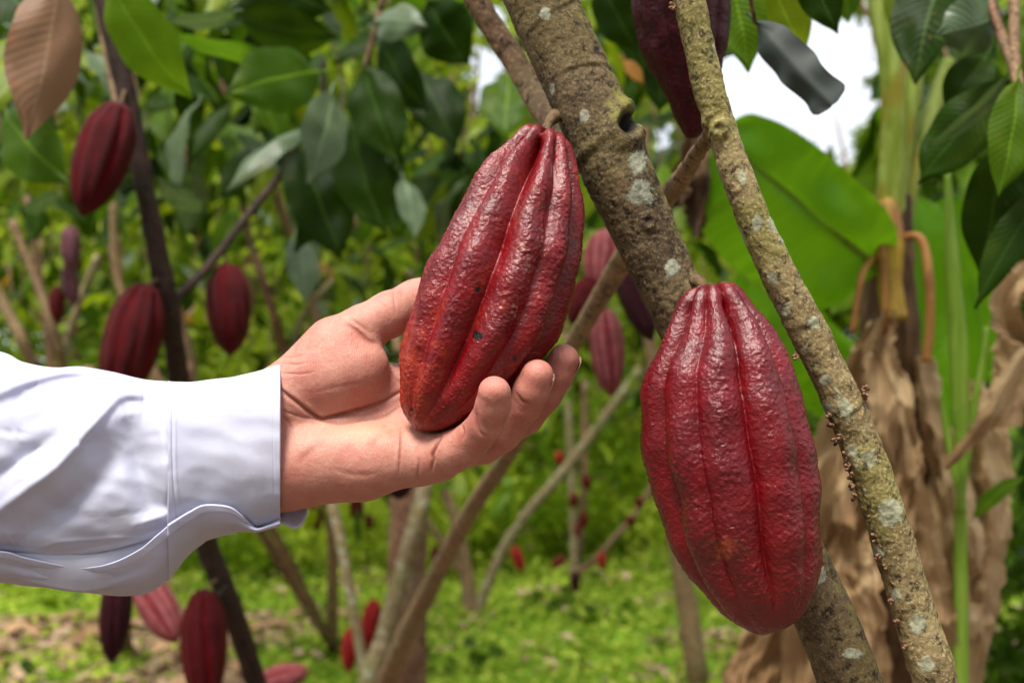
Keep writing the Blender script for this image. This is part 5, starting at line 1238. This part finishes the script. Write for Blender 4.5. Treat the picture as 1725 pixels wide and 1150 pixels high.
SH = [(-150, 7.5, 1.7, 2.4, 'fary', 'yellow-green shrub at the far left behind the crossing stems'), (150, 7.8, 1.8, 2.2, 'far', 'green shrub behind the left stems'), (360, 8.0, 1.9, 2.2, 'fary', 'yellow-green shrub below the lone pod'),
      (600, 8.2, 1.6, 2.0, 'far', 'green shrub seen above the thumb'), (800, 8.4, 1.4, 2.2, 'fary', 'yellow-green shrub beside the fingers'), (1010, 8.0, 1.3, 1.8, 'far', 'green shrub between the two big pods'),
      (1190, 9.0, 2.9, 2.0, 'fary', 'light yellow-green shrub left of the big banana leaf'), (1330, 8.6, 1.7, 2.0, 'far', 'green shrub behind the dry banana leaves'), (1560, 6.5, 1.5, 1.6, 'farmid', 'dark shrub behind the banana shoot'),
      (1760, 4.2, 0.9, 1.1, 'farmid', 'low dark leafy shrub at the lower right corner'), (1100, 9.5, 1.5, 2.0, 'fary', 'pale shrub behind the rosy red pod'), (480, 9.5, 2.4, 2.4, 'fary', 'pale shrub behind the thin pale stems')]
for px_, D_, h_, w_, mt_, lb_ in SH: far_tree(px_, D_, h_, w_, mt_, lb_, 3000, .085 if D_ > 5 else .07, 0, .02, cat='shrub', name='leafy_shrub', trunk=False)
for k_, (px_, D_) in enumerate([(-60, 6.6), (130, 7.0), (330, 6.7), (520, 7.2), (700, 6.9), (880, 7.3), (1060, 7.6), (1230, 7.0), (1400, 6.4), (1180, 8.4), (620, 8.6), (240, 8.3)]):
    far_tree(px_, D_, [.55, .8, .65][k_ % 3], 1.5, ['fary', 'fary', 'far'][k_ % 3], ['low weedy shrub at the left frame edge', 'low yellow-green weeds under the thin left stems', 'low weeds behind the stem fork', 'low weeds below the wrist', 'low bright weeds under the palm', 'low weeds under the fingertips',
             'low weeds around the small far tree', 'low weeds left of the large hanging pod', 'low weeds behind the dead banana leaves', 'pale weeds far behind the small far tree', 'pale weeds far behind the forked tree', 'pale weeds far behind the sleeve'][k_], 2200, .075, 0, .02, cat='shrub', name='low_weeds', trunk=False)
# hedge line closing the view at the horizon
for i, (px_, w_) in enumerate([(-900, 9), (-350, 8), (150, 8), (620, 8), (1080, 8), (1560, 8), (2150, 9)]):
    far_tree(px_, 17 + (i % 2), 7.0, w_, 'far', ['wide far tree beyond the left edge', 'wide far tree behind the left stems', 'wide far tree behind the sleeve', 'wide far tree behind the thumb', 'wide far tree behind the gap between the pods', 'wide far tree behind the banana plant', 'wide far tree beyond the right edge'][i], 7500, .3, low=.0)

# leaf masses added overhead, out of view, to block part of the sky
def sky_blocker(tree, px_, D, w, n, dz=0.9):
    c = P(px_, 0, D) + np.array([0, 0, dz]); leaf_mass('crown', tree, c, (w, w * .8, .55), n, .24, 'farmid', False, .6, c[2] - .8, 8)  # unseen leaf mass, hung here only to shade the scene
sky_blocker(rt, 2000, 1.5, .8, 260); sky_blocker(slim, 1250, 1.2, .6, 80)

# unseen plantation trees, added to the sides and behind to block fill light
for bx, by, h_ in [(-4.2, 1.5, 4.6), (4.6, 2.2, 4.8), (-3.2, -2.6, 4.4), (0.6, -3.6, 4.8), (3.6, -2.2, 4.6), (-6.5, 5.5, 5.2), (7.2, 6.0, 5.4)]:
    r = empty('broadleaf_tree', (bx, by, 0), 'unseen plantation tree added to block fill light', 'tree', 'unseen trees added around the viewer to block light')
    stem('trunk', [(bx, by, 0), (bx + .1, by, h_ * .4), (bx, by + .1, h_ * .8)], [.09, .07, .04], M['barktan'], r, 5, 8)
    leaf_mass('crown', r, (bx, by, h_ * .55), (1.9, 1.9, h_ * .45), 1500, .26, 'farmid', False, .5, .3, 10)

for i, px_ in enumerate((-500, 250, 700, 1150, 1900)):
    far_tree(px_, 23, 8.5 if px_ != 1150 else 6.0, 13, 'farmid', 'distant dark belt of trees ' + ['beyond the left edge', 'far behind the lone pod', 'far behind the thumb', 'far behind the main trunk', 'beyond the right edge'][i], 6500, .55, low=.0)
# grass and ground cover: uncountable, one mesh
def ground_cover(name, n, xr, yr, size, mat, lift, flat, patch=None):
    x = rng.uniform(*xr, n); y = yr[0] + (yr[1] - yr[0]) * rng.random(n) ** 1.3
    p = np.stack([x, y, gz(x, y) + lift * rng.random(n)], -1)
    if patch is not None: p = p[patch(p)]; n = len(p)
    az = rng.uniform(0, 6.28, n); el = rng.uniform(-.1, 1.2, n) * (1 - flat)
    d = np.stack([np.cos(az) * np.cos(el), np.sin(az) * np.cos(el), np.sin(el)], -1)
    u = np.array([0, 0, 1.0]) + rng.normal(size=(n, 3)) * .3; xx = np.cross(d, u); xx /= np.linalg.norm(xx, axis=1)[:, None]
    s = (size * rng.uniform(.5, 1.4, n) * (1 + 0.10 * (p[:, 1] - yr[0])))[:, None]
    V = np.stack([p, p + s * (.5 * d + .24 * xx), p + s * (d + [0, 0, -.15]), p + s * (.5 * d - .24 * xx)], 1).reshape(-1, 3)
    o = mk(name, V, np.arange(n * 4).reshape(-1, 4), M[mat], smooth=False); o['kind'] = 'stuff'
    return o
ground_cover('grass', 130000, (-6, 7), (2.6, 13), .045, 'grass', .06, .1, lambda p: ~lit(p) | (rng.random(len(p)) < .22))
ground_cover('ground_weeds', 11000, (-6, 7), (2.7, 10), .10, 'farmid', .05, .3, lambda p: (noise(p * [1, 1, 0], 1.7, 9) > .18) & ~lit(p))
ground_cover('leaf_litter', 9000, (-5, 6), (2.7, 10), .08, 'litter', .05, .7, lambda p: noise(p * [1, 1, 0], 2.3, 19) > .05)
ground_cover('leaf_litter', 52000, (-5, 4), (2.7, 9), .085, 'litter', .02, .75, lit)
# larger fallen leaves, each its own thing
k = 0
for i in range(400):
    if k >= 110: break
    D = rnd.uniform(3.4, 6.0); px_ = rnd.choice([rnd.uniform(-60, 620), rnd.uniform(-60, 620), rnd.uniform(620, 1330)])
    g0 = gp(px_, D)
    if not lit(g0[None])[0]: continue
    me = leaf_template('dry', rnd.randrange(6), 1); o = bpy.data.objects.new('fallen_leaf', me); COL.objects.link(o)
    a = rnd.uniform(0, 6.28); s = rnd.uniform(.12, .24)
    m = orient((math.cos(a), math.sin(a), rnd.uniform(-.1, .15)), (rnd.gauss(0, .25), rnd.gauss(0, .25), 1)).to_4x4() @ Matrix.Diagonal((s * 1.2, s, s, 1))
    m.translation = Vector((g0[0], g0[1], float(gz(g0[0:1], g0[1:2])[0]) + .06)); o.matrix_world = m
    tag(o, 'dry tan fallen leaf lying on the grass under the trees', 'fallen leaf', 'dry leaves littering the ground'); k += 1
